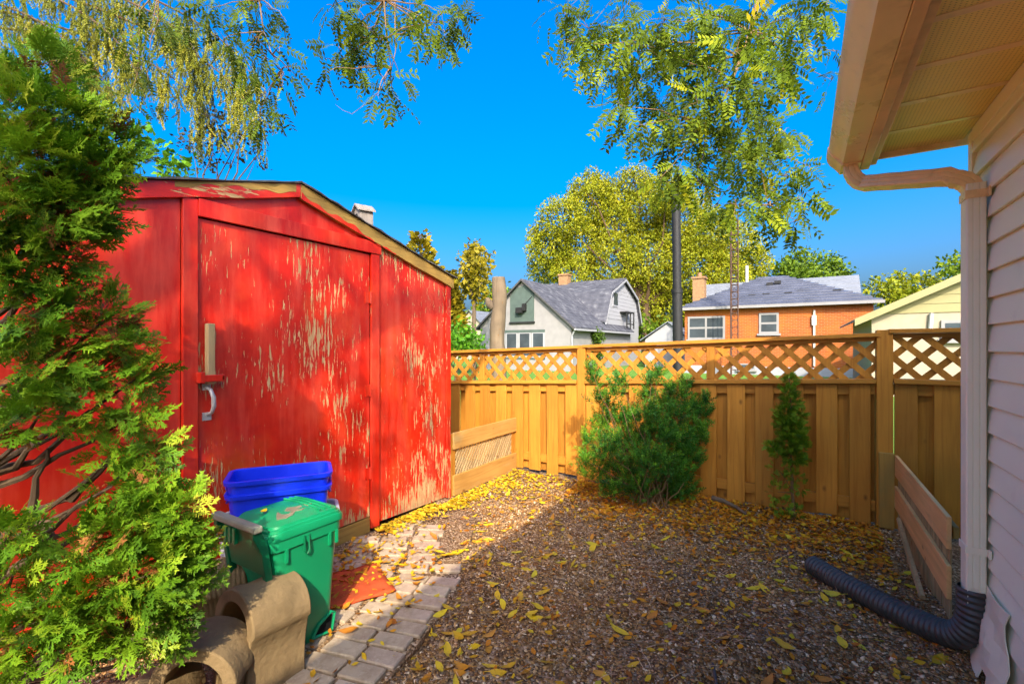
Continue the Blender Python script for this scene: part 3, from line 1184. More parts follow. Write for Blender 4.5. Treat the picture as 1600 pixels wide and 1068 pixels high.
# ---- low screen between shed and fence
scr = thing('low_screen', 'low weathered board and lattice screen joining the red shed to the back fence', 'screen', (-2.84, 4.05, 0))
piece('board', scr, M['fence_y'], -2.86, -2.838, 3.505, 4.655, 0.455, 0.615, c=0.003)
piece('board', scr, M['fence_y'], -2.862, -2.838, 3.505, 4.655, 0.01, 0.205, c=0.003)
piece('post', scr, M['fence'], -2.93, -2.862, 3.49, 3.555, 0, 0.60, c=0.003)
piece('post', scr, M['fence'], -2.93, -2.862, 4.58, 4.65, 0, 0.60, c=0.003)
for k in range(26):
    y = 3.42 + k * 0.047
    P = clip_poly([(y, 0.19), (y + 0.024, 0.19), (y + 0.224, 0.47), (y + 0.20, 0.47)], 3.56, 4.58, 0.19, 0.47)
    if len(P) >= 3:
        g = Geo()
        g.prism(P, lambda a, b, d: (d, a, b), -2.871, -2.8625)
        g.build('lattice_slat', M['old_wood'], scr)

# ---- low screen between the fence and the white house
scr2 = thing('low_screen', 'low faded board and slat screen running from the fence post to the white sided house', 'screen', (0.62, 4.0, 0))
piece('board', scr2, M['screen_pale'], 0.598, 0.618, 3.08, 4.60, 0.452, 0.612, c=0.003)
piece('board', scr2, M['screen_pale'], 0.598, 0.618, 3.08, 4.62, 0.205, 0.372, c=0.003)
for k in range(36):
    y = 3.12 + k * 0.042
    piece('slat', scr2, M['old_wood'], 0.619, 0.627, y, y + 0.026, 0.02, 0.60, c=0.001)
piece('rail', scr2, M['old_wood_y'], 0.6275, 0.65, 3.10, 4.60, 0.50, 0.56, c=0.002)
# upright board against the post, and the leaning stake
post_b = thing('upright_board', 'short greenish brown upright board standing against the fence post', 'board', (0.575, 4.62, 0))
piece('plank', post_b, wood('greenish_board', (0.36, 0.20, 0.035), (0.26, 0.15, 0.03), weather=(0.22, 0.18, 0.05), wlim=(0.45, 0.7)), 0.505, 0.600, 4.628, 4.655, 0.03, 0.615, c=0.003)
g = Geo()
g.tube([(0.551, 3.33, 0.085), (0.562, 3.8, 0.15), (0.575, 4.26, 0.225)], [0.016, 0.017, 0.014], 5)
st = g.build('wooden_stake', M['old_wood'], smooth=20)
tag(st, 'thin weathered wooden stake leaning on the faded low screen', 'stake')

# ================================================================== WHITE SIDED HOUSE (right)
HX, HY = 0.692, 3.035
house = thing('sided_house', 'off white vinyl sided house with tan eave at the right edge of the yard', 'house', (HX, HY, 0))
EXP = 0.115
z = 0.275
# sheathing behind the siding
g = Geo()
g.box(HX + 0.001, 7.5, -5, HY - 0.002, 0.0, 2.50)
g.build('wall', M['trim_white'], house)
g = Geo()
g.box(HX - 0.012, HX - 0.0005, -5, HY - 0.004, 0.0, 0.268)
g.build('foundation_skirt', M['trim_white'], house)
prof = [(0.002, 0.0), (-0.016, 0.0), (-0.018, 0.004), (-0.0155, 0.030), (-0.0125, 0.056), (-0.0080, 0.0585), (-0.0155, 0.062), (-0.0120, 0.090), (-0.0085, 0.1165), (0.002, 0.1165)]
prof = [(0.002, 0.003), (-0.0225, 0.0), (-0.0245, 0.004), (-0.0205, 0.040), (-0.0140, 0.080), (-0.0060, 0.1165), (0.002, 0.1165)]
sid_me = None
while z < 2.40:
    if sid_me is None:
        g = Geo()
        n_ = 10
        pts = prof
        vs, fs = [], []
        for k in range(n_ + 1):
            y = -5 + (HY - 0.055 + 5) * k / n_
            vs += [(a, y - HY, b) for a, b in pts]
        m_ = len(pts)
        for k in range(n_):
            for q in range(m_):
                fs.append((k * m_ + q, k * m_ + (q + 1) % m_, (k + 1) * m_ + (q + 1) % m_, (k + 1) * m_ + q))
        fs += [tuple(range(m_)), tuple(n_ * m_ + q for q in reversed(range(m_)))]
        g.add(vs, fs)
        sid_me = g.mesh('siding_board', M['siding'], smooth=30)
    put('siding_board', sid_me, house, Vector((random.uniform(-0.0008, 0.0008), 0, z)))
    z += EXP
# corner post with a rounded channel
g = Geo()
g.box(HX - 0.024, HX + 0.0005, HY - 0.052, HY + 0.012, 0.30, 2.455)
g.build('corner_trim', M['trim_white'], house, bevel=0.004)
# crumpled flashing at the foot of the corner
g = Geo()
nn, mm = 9, 7
vs, fs = [], []
for i in range(nn):
    for j in range(mm):
        zz = 0.43 - 0.43 * i / (nn - 1)
        k = j / (mm - 1)
        yy = 2.50 + 0.37 * k + 0.02 * math.sin(i * 1.1)
        xx = HX - 0.030 - 0.050 * (i / (nn - 1)) ** 1.3 * (0.4 + 0.6 * math.sin(k * 3.1)) - 0.006 * math.sin(i * 1.3 + j * 0.9) - 0.005 * random.random()
        vs.append((xx, yy, zz))
for i in range(nn - 1):
    for j in range(mm - 1):
        if i > 5 and j in (2,):
            continue
        b = i * mm + j
        fs.append((b, b + 1, b + mm + 1, b + mm))
g.add(vs, fs)
fl = g.build('crumpled_flashing', M['trim_white'], house)
fl.modifiers.new('thick', 'SOLIDIFY').thickness = 0.004
# soffit: vented panels with a raised rib between them
SZ = 2.465
y = HY + 0.095
PW = 0.305
me_s = None
while y > -3.0:
    if me_s is None:
        g = Geo()
        g.box(0.302, HX - 0.022, -PW + 0.036, 0, 0, 0.008)
        me_s = g.mesh('soffit_panel', M['soffit'])
        g = Geo()
        g.box(0.302, HX - 0.022, 0, 0.034, -0.004, 0.006)
        me_r = g.mesh('soffit_rib', M['tan_metal'])
    put('soffit_panel', me_s, house, Vector((-HX, y - HY, SZ)))
    put('soffit_rib', me_r, house, Vector((-HX, y - PW - HY + 0.001, SZ + 0.002)))
    y -= PW
g = Geo()
g.box(HX - 0.024, HX + 0.0004, -5, HY - 0.054, 2.40, 2.463)
g.build('frieze_trim', M['trim_white'], house, bevel=0.003)
piece('fascia', house, M['fascia'], 0.258, 0.300, -5.0, 3.135, 2.395, 2.545, c=0.003)
g = Geo()
g.box(0.3005, 0.330, -5.0, 3.132, 2.412, 2.4635)
g.build('soffit_channel', M['fascia'], house, bevel=0.003)
piece('rake_fascia', house, M['tan_metal'], 0.302, HX + 0.02, 3.118, 3.136, 2.436, 2.56, c=0.002)
# end wall gable and roof
g = Geo()
g.prism([(HX + 0.03, 2.47), (7.5, 2.47), (7.5, 2.6), (4.1, 3.75), (HX + 0.03, 2.62)], lambda a, b, d: (a, d, b), HY - 0.10, HY - 0.003)
g.build('gable_wall', M['siding'], house)
g = Geo()
RS = 0.37
g.prism([(0.16, 2.555), (4.1, 2.555 + RS * 3.94), (7.9, 2.555), (7.9, 2.59), (4.1, 2.595 + RS * 3.94), (0.15, 2.580)], lambda a, b, d: (a, d, b), -5.2, 3.15)
g.build('roof', M['roof_dark'], house)
# gutter: K profile
gp = [(0.256, 2.510), (0.256, 2.400), (0.176, 2.400), (0.170, 2.412), (0.155, 2.432), (0.132, 2.452), (0.120, 2.475), (0.116, 2.500), (0.122, 2.506), (0.130, 2.502), (0.126, 2.478), (0.140, 2.458), (0.162, 2.438), (0.180, 2.412), (0.248, 2.410), (0.250, 2.510)]
g = Geo()
g.prism(gp, lambda a, b, d: (a, d, b), -5.0, 3.02)
g.build('gutter', M['tan_metal'], house, smooth=35)
gs = [(a + (-0.006 if a < 0.2 else 0.0), b - (0.006 if b < 2.45 else 0)) for a, b in gp]
g = Geo()
g.prism(gs, lambda a, b, d: (a, d, b), 2.99, 3.145)
g.prism([gs[i] for i in range(0, 9)], lambda a, b, d: (a, d, b), 3.145, 3.149)
g.build('gutter_end', M['tan_metal'], house, smooth=35)
# downspout: outlet, two elbows, slanting run, upright, straps
def rect_sweep(g_, pts, w, d, crease=0.0):
    """rectangular pipe along pts in the x-z plane at fixed y; w along x (in the bend plane), d along y"""
    rings = []
    for i, (x_, y_, z_) in enumerate(pts):
        a, b = pts[max(0, i - 1)], pts[min(len(pts) - 1, i + 1)]
        t_ = Vector((b[0] - a[0], b[1] - a[1], b[2] - a[2])).normalized()
        side = Vector((0, 1, 0))
        side = (side - t_ * side.dot(t_)).normalized()
        nrm = t_.cross(side).normalized()
        k = 1 - (crease if i % 2 else 0)
        ring = []
        for u_, v_ in ((-1, -.85), (-.85, -1), (-.4, -1), (-.32, -.93), (-.2, -1), (.2, -1), (.32, -.93), (.4, -1), (.85, -1), (1, -.85), (1, .85), (.85, 1), (-.85, 1), (-1, .85)):
            p_ = Vector((x_, y_, z_)) + nrm * (u_ * w / 2 * k) + side * (v_ * d / 2 * k)
            ring.append(tuple(p_))
        rings.append(ring)
    g_.loft(rings)


DX, DY = 0.632, 2.80
ox, oy = 0.212, 3.045
g = Geo()
P = []
for k in range(9):                             # outlet bending towards the wall
    a = R(90 * k / 8 * 0.86)
    P.append((ox + 0.075 * (1 - math.cos(a)), oy, 2.40 - 0.085 * math.sin(a) - 0.02 * k / 8))
e = P[-1]
f_ = (DX - 0.075, DY + 0.01, 2.205)
run = [(e[0] + (f_[0] - e[0]) * k / 6, e[1] + (f_[1] - e[1]) * k / 6, e[2] + (f_[2] - e[2]) * k / 6) for k in range(1, 7)]
P += run
for k in range(1, 10):
    a = R(80 * k / 9)
    P.append((f_[0] + 0.075 * math.sin(a) / math.sin(R(80)), DY, f_[2] - 0.015 - 0.085 * (1 - math.cos(a))))
P[0] = (ox, oy, 2.405)
rect_sweep(g, P, 0.066, 0.078, 0.045)
dsp = g.build('downspout_elbow', M['tan_metal'], house, smooth=25)
g = Geo()
rect_sweep(g, [(DX, DY, 2.150), (DX, DY, 1.2), (DX, DY, 0.335)], 0.066, 0.090)
up = g.build('downspout', M['trim_white'], house, smooth=25)
for zz, hh_ in ((2.085, 0.035), (0.555, 0.030)):
    g = Geo()
    g.prism([(DX - 0.037, DY - 0.049), (HX - 0.021, DY - 0.049), (HX - 0.021, DY - 0.046), (DX - 0.034, DY - 0.046), (DX - 0.034, DY + 0.049), (DX - 0.037, DY + 0.049)], lambda a, b, d: (a, b, d), zz, zz + hh_)
    g.box(HX - 0.028, HX - 0.0205, DY - 0.075, DY - 0.05, zz - 0.002, zz + hh_ + 0.002)
    s_ = g.build('pipe_strap', M['tan_metal'] if zz > 1 else M['trim_white'], house)

# ---- black corrugated drain hose under the downspout
ctrl = [(0.632, 2.80, 0.395), (0.632, 2.80, 0.30), (0.622, 2.812, 0.215), (0.590, 2.850, 0.150), (0.535, 2.915, 0.118), (0.45, 3.02, 0.100), (0.33, 3.165, 0.085), (0.19, 3.335, 0.072), (0.045, 3.52, 0.066)]
dense = []
for i in range(len(ctrl) - 1):
    p0, p1, p2, p3 = (Vector(ctrl[max(0, min(len(ctrl) - 1, i + q))]) for q in (-1, 0, 1, 2))
    for k in range(60):
        t_ = k / 60
        dense.append(0.5 * ((2 * p1) + (p2 - p0) * t_ + (2 * p0 - 5 * p1 + 4 * p2 - p3) * t_ ** 2 + (3 * p1 - p0 - 3 * p2 + p3) * t_ ** 3))
dense.append(Vector(ctrl[-1]))
seg, acc, last = [dense[0]], 0.0, dense[0]
STEP = 0.0045
for p_ in dense[1:]:
    while (p_ - last).length >= STEP:
        last = last + (p_ - last).normalized() * STEP
        seg.append(last)
prof_r = [0.0520, 0.0530, 0.0590, 0.0600, 0.0590, 0.0530]
g = Geo()
g.tube(seg, [prof_r[i % 6] for i in range(len(seg))], 28, cap=False)
inner = seg[-14:]
n0 = len(g.v)
g.tube(inner, 0.050, 28, mi=1, cap=False)
g.tube([seg[-15], seg[-14]], 0.052, 28, mi=1)  # bore lined and plugged in near-black for its inner shade
hz = g.build('drain_hose', [M['hose'], M['dark']], smooth=60)
tag(hz, 'black corrugated drain hose curving from the downspout onto the mulch', 'hose')

# ================================================================== BINS BESIDE THE SHED
# ---- grey tote with two blue boxes nested on it
def open_box(name, W, D, Hh, taper, mat, rim, parent=None, loc=(0, 0, 0), rz=0.0, label='', cat='', handle=True, ribs=False):
    t_ = thing(name, label, cat, loc, rz)
    b_ = 1 - taper
    r = 0.045
    g_ = Geo()
    g_.loft([rrect(W * b_, D * b_, r, 0.0), rrect(W * (b_ + taper * 0.2), D * (b_ + taper * 0.2), r, Hh * 0.2), rrect(W * (1 - taper * 0.2), D * (1 - taper * 0.2), r, Hh * 0.78),
             rrect(W * (1 - taper * 0.17), D * (1 - taper * 0.17), r, Hh - rim * 2.0),
             rrect(W + 0.004, D + 0.004, r + 0.008, Hh - rim * 1.0), rrect(W + 0.028, D + 0.028, r + 0.012, Hh - rim * 0.95), rrect(W + 0.032, D + 0.032, r + 0.012, Hh - rim * 0.42), rrect(W + 0.034, D + 0.034, r + 0.012, Hh - 0.002), rrect(W + 0.028, D + 0.028, r + 0.012, Hh), rrect(W - 0.002, D - 0.002, r, Hh),
             rrect(W - 0.010, D - 0.010, r, Hh - 0.004), rrect(W * (b_ + taper * 0.2) - 0.01, D * (b_ + taper * 0.2) - 0.01, r, Hh * 0.2), rrect(W * b_ - 0.01, D * b_ - 0.01, r, 0.008)])
    g_.build('tub', mat, t_, local=True, smooth=35)
    if handle:
        for sg in (-1, 1):
            g_ = Geo()
            x_ = sg * (W / 2 + 0.000)
            g_.tube([(x_, -0.07, Hh - rim * 1.6), (x_ + sg * 0.008, -0.055, Hh - rim * 2.2), (x_ + sg * 0.010, 0, Hh - rim * 2.5), (x_ + sg * 0.008, 0.055, Hh - rim * 2.2), (x_, 0.07, Hh - rim * 1.6)], 0.007, 8)
            g_.build('handle', mat, t_, local=True, smooth=True)
    if ribs:
        for sg in (-1, 1):
            for k in range(7):
                x_ = -W * 0.36 + k * W * 0.12
                g_ = Geo()
                y0_, y1_ = sg * D / 2 * (b_ + taper * 0.2), sg * D / 2 * (1 - taper * 0.2)
                g_.add([(x_ - 0.006, y0_ - sg * 0.004, Hh * 0.2), (x_ + 0.006, y0_ - sg * 0.004, Hh * 0.2), (x_ + 0.006, y1_ - sg * 0.004, Hh * 0.78), (x_ - 0.006, y1_ - sg * 0.004, Hh * 0.78),
                        (x_ - 0.004, y0_ + sg * 0.005, Hh * 0.2), (x_ + 0.004, y0_ + sg * 0.005, Hh * 0.2), (x_ + 0.004, y1_ + sg * 0.005, Hh * 0.78), (x_ - 0.004, y1_ + sg * 0.005, Hh * 0.78)],
                       [(4, 5, 6, 7), (0, 4, 7, 3), (1, 2, 6, 5), (3, 7, 6, 2), (0, 1, 5, 4)])
                g_.build('rib', mat, t_, local=True)
    return t_


bpos = (at_z(391, 745, 2.42) + at_z(517, 732, 2.56) + at_z(340, 737, 2.56)) / 3
f_l, f_r = at_z(388, 747, 2.38), at_z(518, 733, 2.54)
brz = math.atan2(f_r.y - f_l.y, f_r.x - f_l.x)
bc = Vector((-0.062, -0.026, 0)) + Vector(((f_l.x + f_r.x) / 2, (f_l.y + f_r.y) / 2, 0)) + Vector((-math.sin(brz), math.cos(brz), 0)) * 0.15
print('box', bc, math.degrees(brz), (f_r - f_l).length)
open_box('storage_tote', 0.575, 0.35, 0.475, 0.14, M['grey_plastic'], 0.022, None, (bc.x - 0.01, bc.y + 0.01, 0.03), brz, 'grey plastic storage tote on the ground under the two blue boxes', 'tote', ribs=True)
box1 = open_box('recycling_box', 0.490, 0.275, 0.31, 0.13, M['blue_plastic'], 0.024, None, (bc.x, bc.y, 0.370), brz, 'lower blue recycling box, sunk into the grey tote', 'recycling box')
box2 = open_box('recycling_box', 0.496, 0.280, 0.31, 0.13, M['blue_plastic'], 0.024, None, (bc.x, bc.y, 0.442), brz, 'upper blue recycling box, open and empty on top of the stack', 'recycling box')
g = Geo()
fy = -0.275 / 2 + 0.0105
for x0, x1, z0, z1 in ((0.045, 0.165, 0.193, 0.198), (0.045, 0.050, 0.10, 0.193), (0.160, 0.165, 0.10, 0.193)):
    g.box(x0, x1, fy - 0.0045, fy + 0.004, z0, z1)
g.build('white_outline', M['white_print'], box1, local=True)

# ---- green wheeled cart, its lid hinged at the near left end
cq = gnd(478, 1012)
cart_rz = R(90)                                # local +x (front of cart) runs along the yard
near_l = at_z(421, 853, 2.03)
far_r = at_z(535, 812, 2.37)
cc = Vector(((near_l.x + far_r.x) / 2 - 0.165, (near_l.y + far_r.y) / 2, 0.0))
print('cart', cc, near_l, far_r)
cart = thing('wheeled_cart', 'green wheeled organics cart with a closed lid in front of the blue boxes', 'cart', cc, cart_rz)
CH = 0.60
LW, LD = 0.40, 0.36                            # along x (front-back), along y


def crect(w, d, z, dx=0.0, r=0.045):
    return rrect(w, d, r, z, dx, 0, 5)


g = Geo()
g.loft([crect(0.25, 0.26, 0.02, 0.025), crect(0.265, 0.27, 0.05, 0.022), crect(0.315, 0.305, 0.34, 0.008), crect(0.350, 0.325, CH - 0.075, 0.0), crect(0.352, 0.327, CH - 0.07, 0.0),
        crect(0.375, 0.345, CH - 0.065, 0.0), crect(0.380, 0.348, CH - 0.012, 0.0), crect(0.366, 0.336, CH - 0.010, 0.0), crect(0.33, 0.31, CH - 0.06, 0), crect(0.24, 0.24, 0.06, 0.02)])
g.build('body', M['green_plastic'], cart, local=True, smooth=35)
# lid: domed with stepped ridges
g = Geo()
def lid_ring(k, z):
    return [(x_, y_ , z + 0.020 * (1 - (x_ / 0.21) ** 2) * (1 if k < 1 else 1)) for x_, y_, _ in crect(LW * k, LD * k, 0, 0.008, 0.05 * k + 0.01)]
g.loft([lid_ring(0.97, CH - 0.028), lid_ring(1.0, CH - 0.026), lid_ring(1.005, CH - 0.004), lid_ring(0.985, CH + 0.008), lid_ring(0.955, CH + 0.009), lid_ring(0.945, CH + 0.020), lid_ring(0.90, CH + 0.022), lid_ring(0.885, CH + 0.032), lid_ring(0.62, CH + 0.036), lid_ring(0.3, CH + 0.038)])
g.build('lid', M['green_plastic'], cart, local=True, smooth=30)
g = Geo()
for k in range(3):                             # raised ridges along the front of the lid
    xs = 0.148 - k * 0.030
    rp = [(xs + 0.018 * math.cos(a_) - 0.02, 0.150 * math.sin(a_) , CH + 0.041 + 0.018 * (1 - ((xs) / 0.21) ** 2)) for a_ in np.linspace(-1.35, 1.35, 14)]
    g.tube(rp, 0.0055, 6)
g.build('lid_ridge', M['green_plastic'], cart, local=True, smooth=True)
g = Geo()
g.prism([(-0.14, -0.07), (-0.10, -0.10), (-0.05, -0.085), (-0.01, -0.05), (0.03, -0.06), (0.10, -0.02), (0.15, 0.01), (0.10, 0.025), (0.04, 0.02), (0.00, 0.045), (-0.04, 0.01), (-0.08, 0.02), (-0.11, -0.02)], lambda a, b, d: (a * 0.8, b * 0.85 - 0.03, d + 0.020 * (1 - (a * 0.8 / 0.21) ** 2)), CH + 0.034, CH + 0.0378)
g.build('lid_patch', M['brown_patch'], cart, local=True)  # thin mottled brown patch with a jagged outline on the lid
# handle plate, bar and hinge lugs at the rear (local -x)
g = Geo()
g.prism([(-0.165, CH - 0.24), (-0.195, CH - 0.02), (-0.235, CH + 0.075), (-0.262, CH + 0.075), (-0.262, CH + 0.03), (-0.225, CH - 0.05), (-0.195, CH - 0.24)], lambda a, b, d: (a, d, b), -0.165, -0.135)
g.prism([(-0.165, CH - 0.24), (-0.195, CH - 0.02), (-0.235, CH + 0.075), (-0.262, CH + 0.075), (-0.262, CH + 0.03), (-0.225, CH - 0.05), (-0.195, CH - 0.24)], lambda a, b, d: (a, d, b), 0.135, 0.165)
g.prism([(-0.190, CH - 0.16), (-0.226, CH + 0.05), (-0.236, CH + 0.05), (-0.200, CH - 0.16)], lambda a, b, d: (a, d, b), -0.134, 0.134)
g.build('handle_bracket', M['green_dark'], cart, local=True, bevel=0.004)
g = Geo()
g.box(-0.268, -0.226, -0.180, 0.180, CH + 0.052, CH + 0.082)
hb = g.build('handle_bar', plain('faded_handle_plastic', (0.25, 0.25, 0.17), 0.6, 0.4, 0.15, 9), cart, local=True, bevel=0.008)
for k in range(3):
    g = Geo()
    g.box(-0.244, -0.226, 0.02 + k * 0.035, 0.040 + k * 0.035, CH - 0.04, CH + 0.03)
    g.build('grip_slot', M['green_plastic'], cart, local=True)
g = Geo()
g.box(-0.225, -0.185, -0.150, -0.095, CH - 0.035, CH + 0.012)
g.build('hinge_lug', M['green_plastic'], cart, local=True, bevel=0.006)
g = Geo()
g.box(-0.225, -0.185, 0.095, 0.150, CH - 0.035, CH + 0.012)
g.build('hinge_lug', M['green_plastic'], cart, local=True, bevel=0.006)
# side latch hook of the lid on the camera side (local -y faces +x world)
for sgy in (-1, 1):
    g = Geo()
    yy = sgy * 0.1765
    g.tube([(-0.03, yy, CH - 0.03), (-0.032, yy + sgy * 0.006, CH - 0.10), (-0.02, yy + sgy * 0.006, CH - 0.115), (-0.008, yy + sgy * 0.006, CH - 0.10), (-0.006, yy, CH - 0.03)], 0.0045, 6)
    g.build('latch_hook', M['green_dark'], cart, local=True, smooth=True)
    for xv in (-0.115, 0.11, 0.15):
        g = Geo()
        g.box(xv - 0.006, xv + 0.006, yy - sgy * 0.012, yy + sgy * 0.000, CH - 0.125, CH - 0.062)
        g.build('rib', M['green_plastic'], cart, local=True)
# foot step opening at the front, wheels at the rear
g = Geo()
g.prism([(0.045, 0.05), (0.140, 0.04), (0.150, 0.105), (0.135, 0.120), (0.075, 0.085)], lambda a, b, d: (a, d, b), -0.138, -0.1315)
g.build('foot_recess_shade', M['dark'], cart, local=True)  # dark plate on the side, painted shade in place of a hollow
g = Geo()
g.tube([(0.035, -0.141, 0.045), (0.145, -0.141, 0.030), (0.160, -0.143, 0.115), (0.140, -0.143, 0.128), (0.07, -0.142, 0.092), (0.035, -0.141, 0.045)], 0.0075, 6)
g.build('foot_rim', M['green_plastic'], cart, local=True, smooth=True)
for sgy in (-1, 1):
    wh = None
    g = Geo()
    g.tube([(-0.125, sgy * 0.120, 0.075), (-0.125, sgy * 0.162, 0.075)], 0.075, 22)
    wh = g.build('wheel', M['black_rubber'], cart, local=True, smooth=35, bevel=0.008)
    g = Geo()
    g.tube([(-0.125, sgy * 0.1625, 0.075), (-0.125, sgy * 0.167, 0.075)], 0.045, 18)
    g.build('hub', M['green_dark'], wh, local=True, smooth=35)
g = Geo()
g.tube([(-0.125, -0.13, 0.075), (-0.125, 0.13, 0.075)], 0.009, 8)
g.build('axle', M['grey_metal'], cart, local=True)

# ---- rust red mat by the path
mp_ = gnd(556, 918, 0.045)
g = Geo()
n_ = 12
vs, fs = [], []
for i in range(n_ + 1):
    for j in range(n_ + 1):
        a, b = i / n_ - 0.5, j / n_ - 0.5
        fold = 0.0
        vs.append((a * 0.40, b * 0.40, 0.008 + fold + 0.003 * math.sin(i * 1.1 + j * 0.7)))
for i in range(n_):
    for j in range(n_):
        c_ = i * (n_ + 1) + j
        fs.append((c_, c_ + n_ + 1, c_ + n_ + 2, c_ + 1))
g.add(vs, fs)
mat_o = put('ground_mat', g.mesh('ground_mat', M['red_mat'], smooth=True), None, Vector((mp_.x - 0.06, mp_.y + 0.02, 0.036)), (0, 0, R(64)))
sd_ = mat_o.modifiers.new('thick', 'SOLIDIFY')
sd_.thickness = 0.012
tag(mat_o, 'square rust red mat on the path behind the green cart', 'mat')

# ---- curved tan concrete blocks
def arch_block(loc, rz, R0, th, leg, ln, label, tilt=(0, 0), ribbed=False):
    t_ = thing('concrete_block', label, 'concrete block', loc, rz, 'curved concrete garden blocks')
    t_.rotation_euler = (tilt[0], tilt[1], rz)
    outer, inner_ = [], []
    n = 18
    legs = [(0.012, 0.0), (0.026, 0.30), (0.028, 0.62), (0.018, 0.93)]
    for q_, h_ in legs:
        outer.append((-R0 + q_, leg * h_))
        inner_.append((-R0 + th + 0.006, leg * h_))
    for k in range(n + 1):
        a = math.pi - math.pi * k / n
        outer.append((R0 * math.cos(a), leg + R0 * math.sin(a)))
        inner_.append(((R0 - th) * math.cos(a), leg + (R0 - th) * math.sin(a) * 0.98))
    for q_, h_ in reversed(legs):
        outer.append((R0 - q_, leg * h_))
        inner_.append((R0 - th - 0.006, leg * h_))
    g_ = Geo()
    m = len(outer)
    L = ln / 2
    segs = 22 if ribbed else 6
    vs, fs = [], []
    for k in range(segs + 1):
        x = -L + ln * k / segs
        wob = (0.004 if k % 2 else -0.003) if ribbed else 0.003 * math.sin(k * 2.1)
        for (a, b) in outer:
            rr = math.hypot(a, max(0, b - leg)) or 1
            vs.append((x, a * (1 + wob / R0), b * (1 + wob / (R0 + leg)) + random.uniform(-0.0012, 0.0012)))
        for (a, b) in inner_:
            vs.append((x, a + random.uniform(-0.0012, 0.0012), b))
    w = 2 * m
    for k in range(segs):
        b0, b1 = k * w, (k + 1) * w
        for q in range(m - 1):
            fs.append((b0 + q, b1 + q, b1 + q + 1, b0 + q + 1))
            fs.append((b0 + m + q, b0 + m + q + 1, b1 + m + q + 1, b1 + m + q))
        for q0, q1 in ((0, m), (2 * m - 1, m - 1)):
            fs.append((b0 + q0, b0 + q1, b1 + q1, b1 + q0))
    for q in range(m - 1):
        fs.append((q, q + 1, m + q + 1, m + q))
        e0 = segs * w
        fs.append((e0 + q, e0 + m + q, e0 + m + q + 1, e0 + q + 1))
    g_.add(vs, fs)
    o_ = g_.build('arch', M['concrete'], t_, local=True, smooth=50, bevel=0.006)
    return t_


def bl(px, py, z_):
    p_ = at_z(px, py, z_)
    return Vector((p_.x, p_.y, 0.0))


AX = math.atan2(SA, CA)                        # direction of image-right on the ground, as an angle
BA = R(32)
arch_block(bl(405, 1030, 2.02), BA + R(58), 0.150, 0.050, 0.28, 0.26, 'tallest curved concrete block, touching the green cart', (0, R(4)))
arch_block(bl(322, 1060, 1.83), BA + R(95), 0.155, 0.050, 0.19, 0.20, 'curved concrete block with a wide open arch, second from the green cart', (R(3), R(-3)))
arch_block(bl(246, 1064, 1.78), BA + R(92), 0.115, 0.045, 0.10, 0.20, 'low curved concrete block under the edge of the cedar foliage', (0, R(8)))
arch_block(bl(362, 905, 2.27), BA + R(25), 0.125, 0.05, 0.30, 0.22, 'ribbed concrete block behind the tallest one, beside the grey tote', (0, R(-6)), True)
arch_block(bl(160, 1068, 1.72), BA + R(20), 0.12, 0.05, 0.065, 0.26, 'ribbed low concrete block nearest the bottom left corner', (0, 0), True)

# ================================================================== SHRUBS IN THE YARD
TH = [tmpl_thuja(k) for k in range(9)]
PIN = [tmpl_pinnate(k, 5 + k) for k in range(3)]
NEE = [tmpl_needles(k, 26, 0.26, 0.032) for k in range(3)]
NEE_L = [tmpl_needles(9 + k, 34, 0.20, 0.034, 38) for k in range(2)]
LEAF = tmpl_leaf()


def multi(tmps, pos, d, up, scale, tint, rollv=0.5):
    out = []
    idx = rng.integers(0, len(tmps), len(pos))
    for k, (tv, tf, tt) in enumerate(tmps):
        s_ = idx == k
        if s_.any():
            rt = frames(d[s_], up[s_], rng.normal(0, rollv, s_.sum()))
            out.append(scatter(tv, tf, pos[s_], rt, scale[s_], tint[s_], tt))
    return join_arrays(out)


def crown(name, parent, arrs, mat, stuff=True):
    V, F, T = join_arrays(arrs) if isinstance(arrs, list) else arrs
    o = put(name, np_mesh(name, V - np.array(origin_of(parent)), F, mat, T), parent)
    if stuff:
        o['kind'] = 'stuff'
    return o


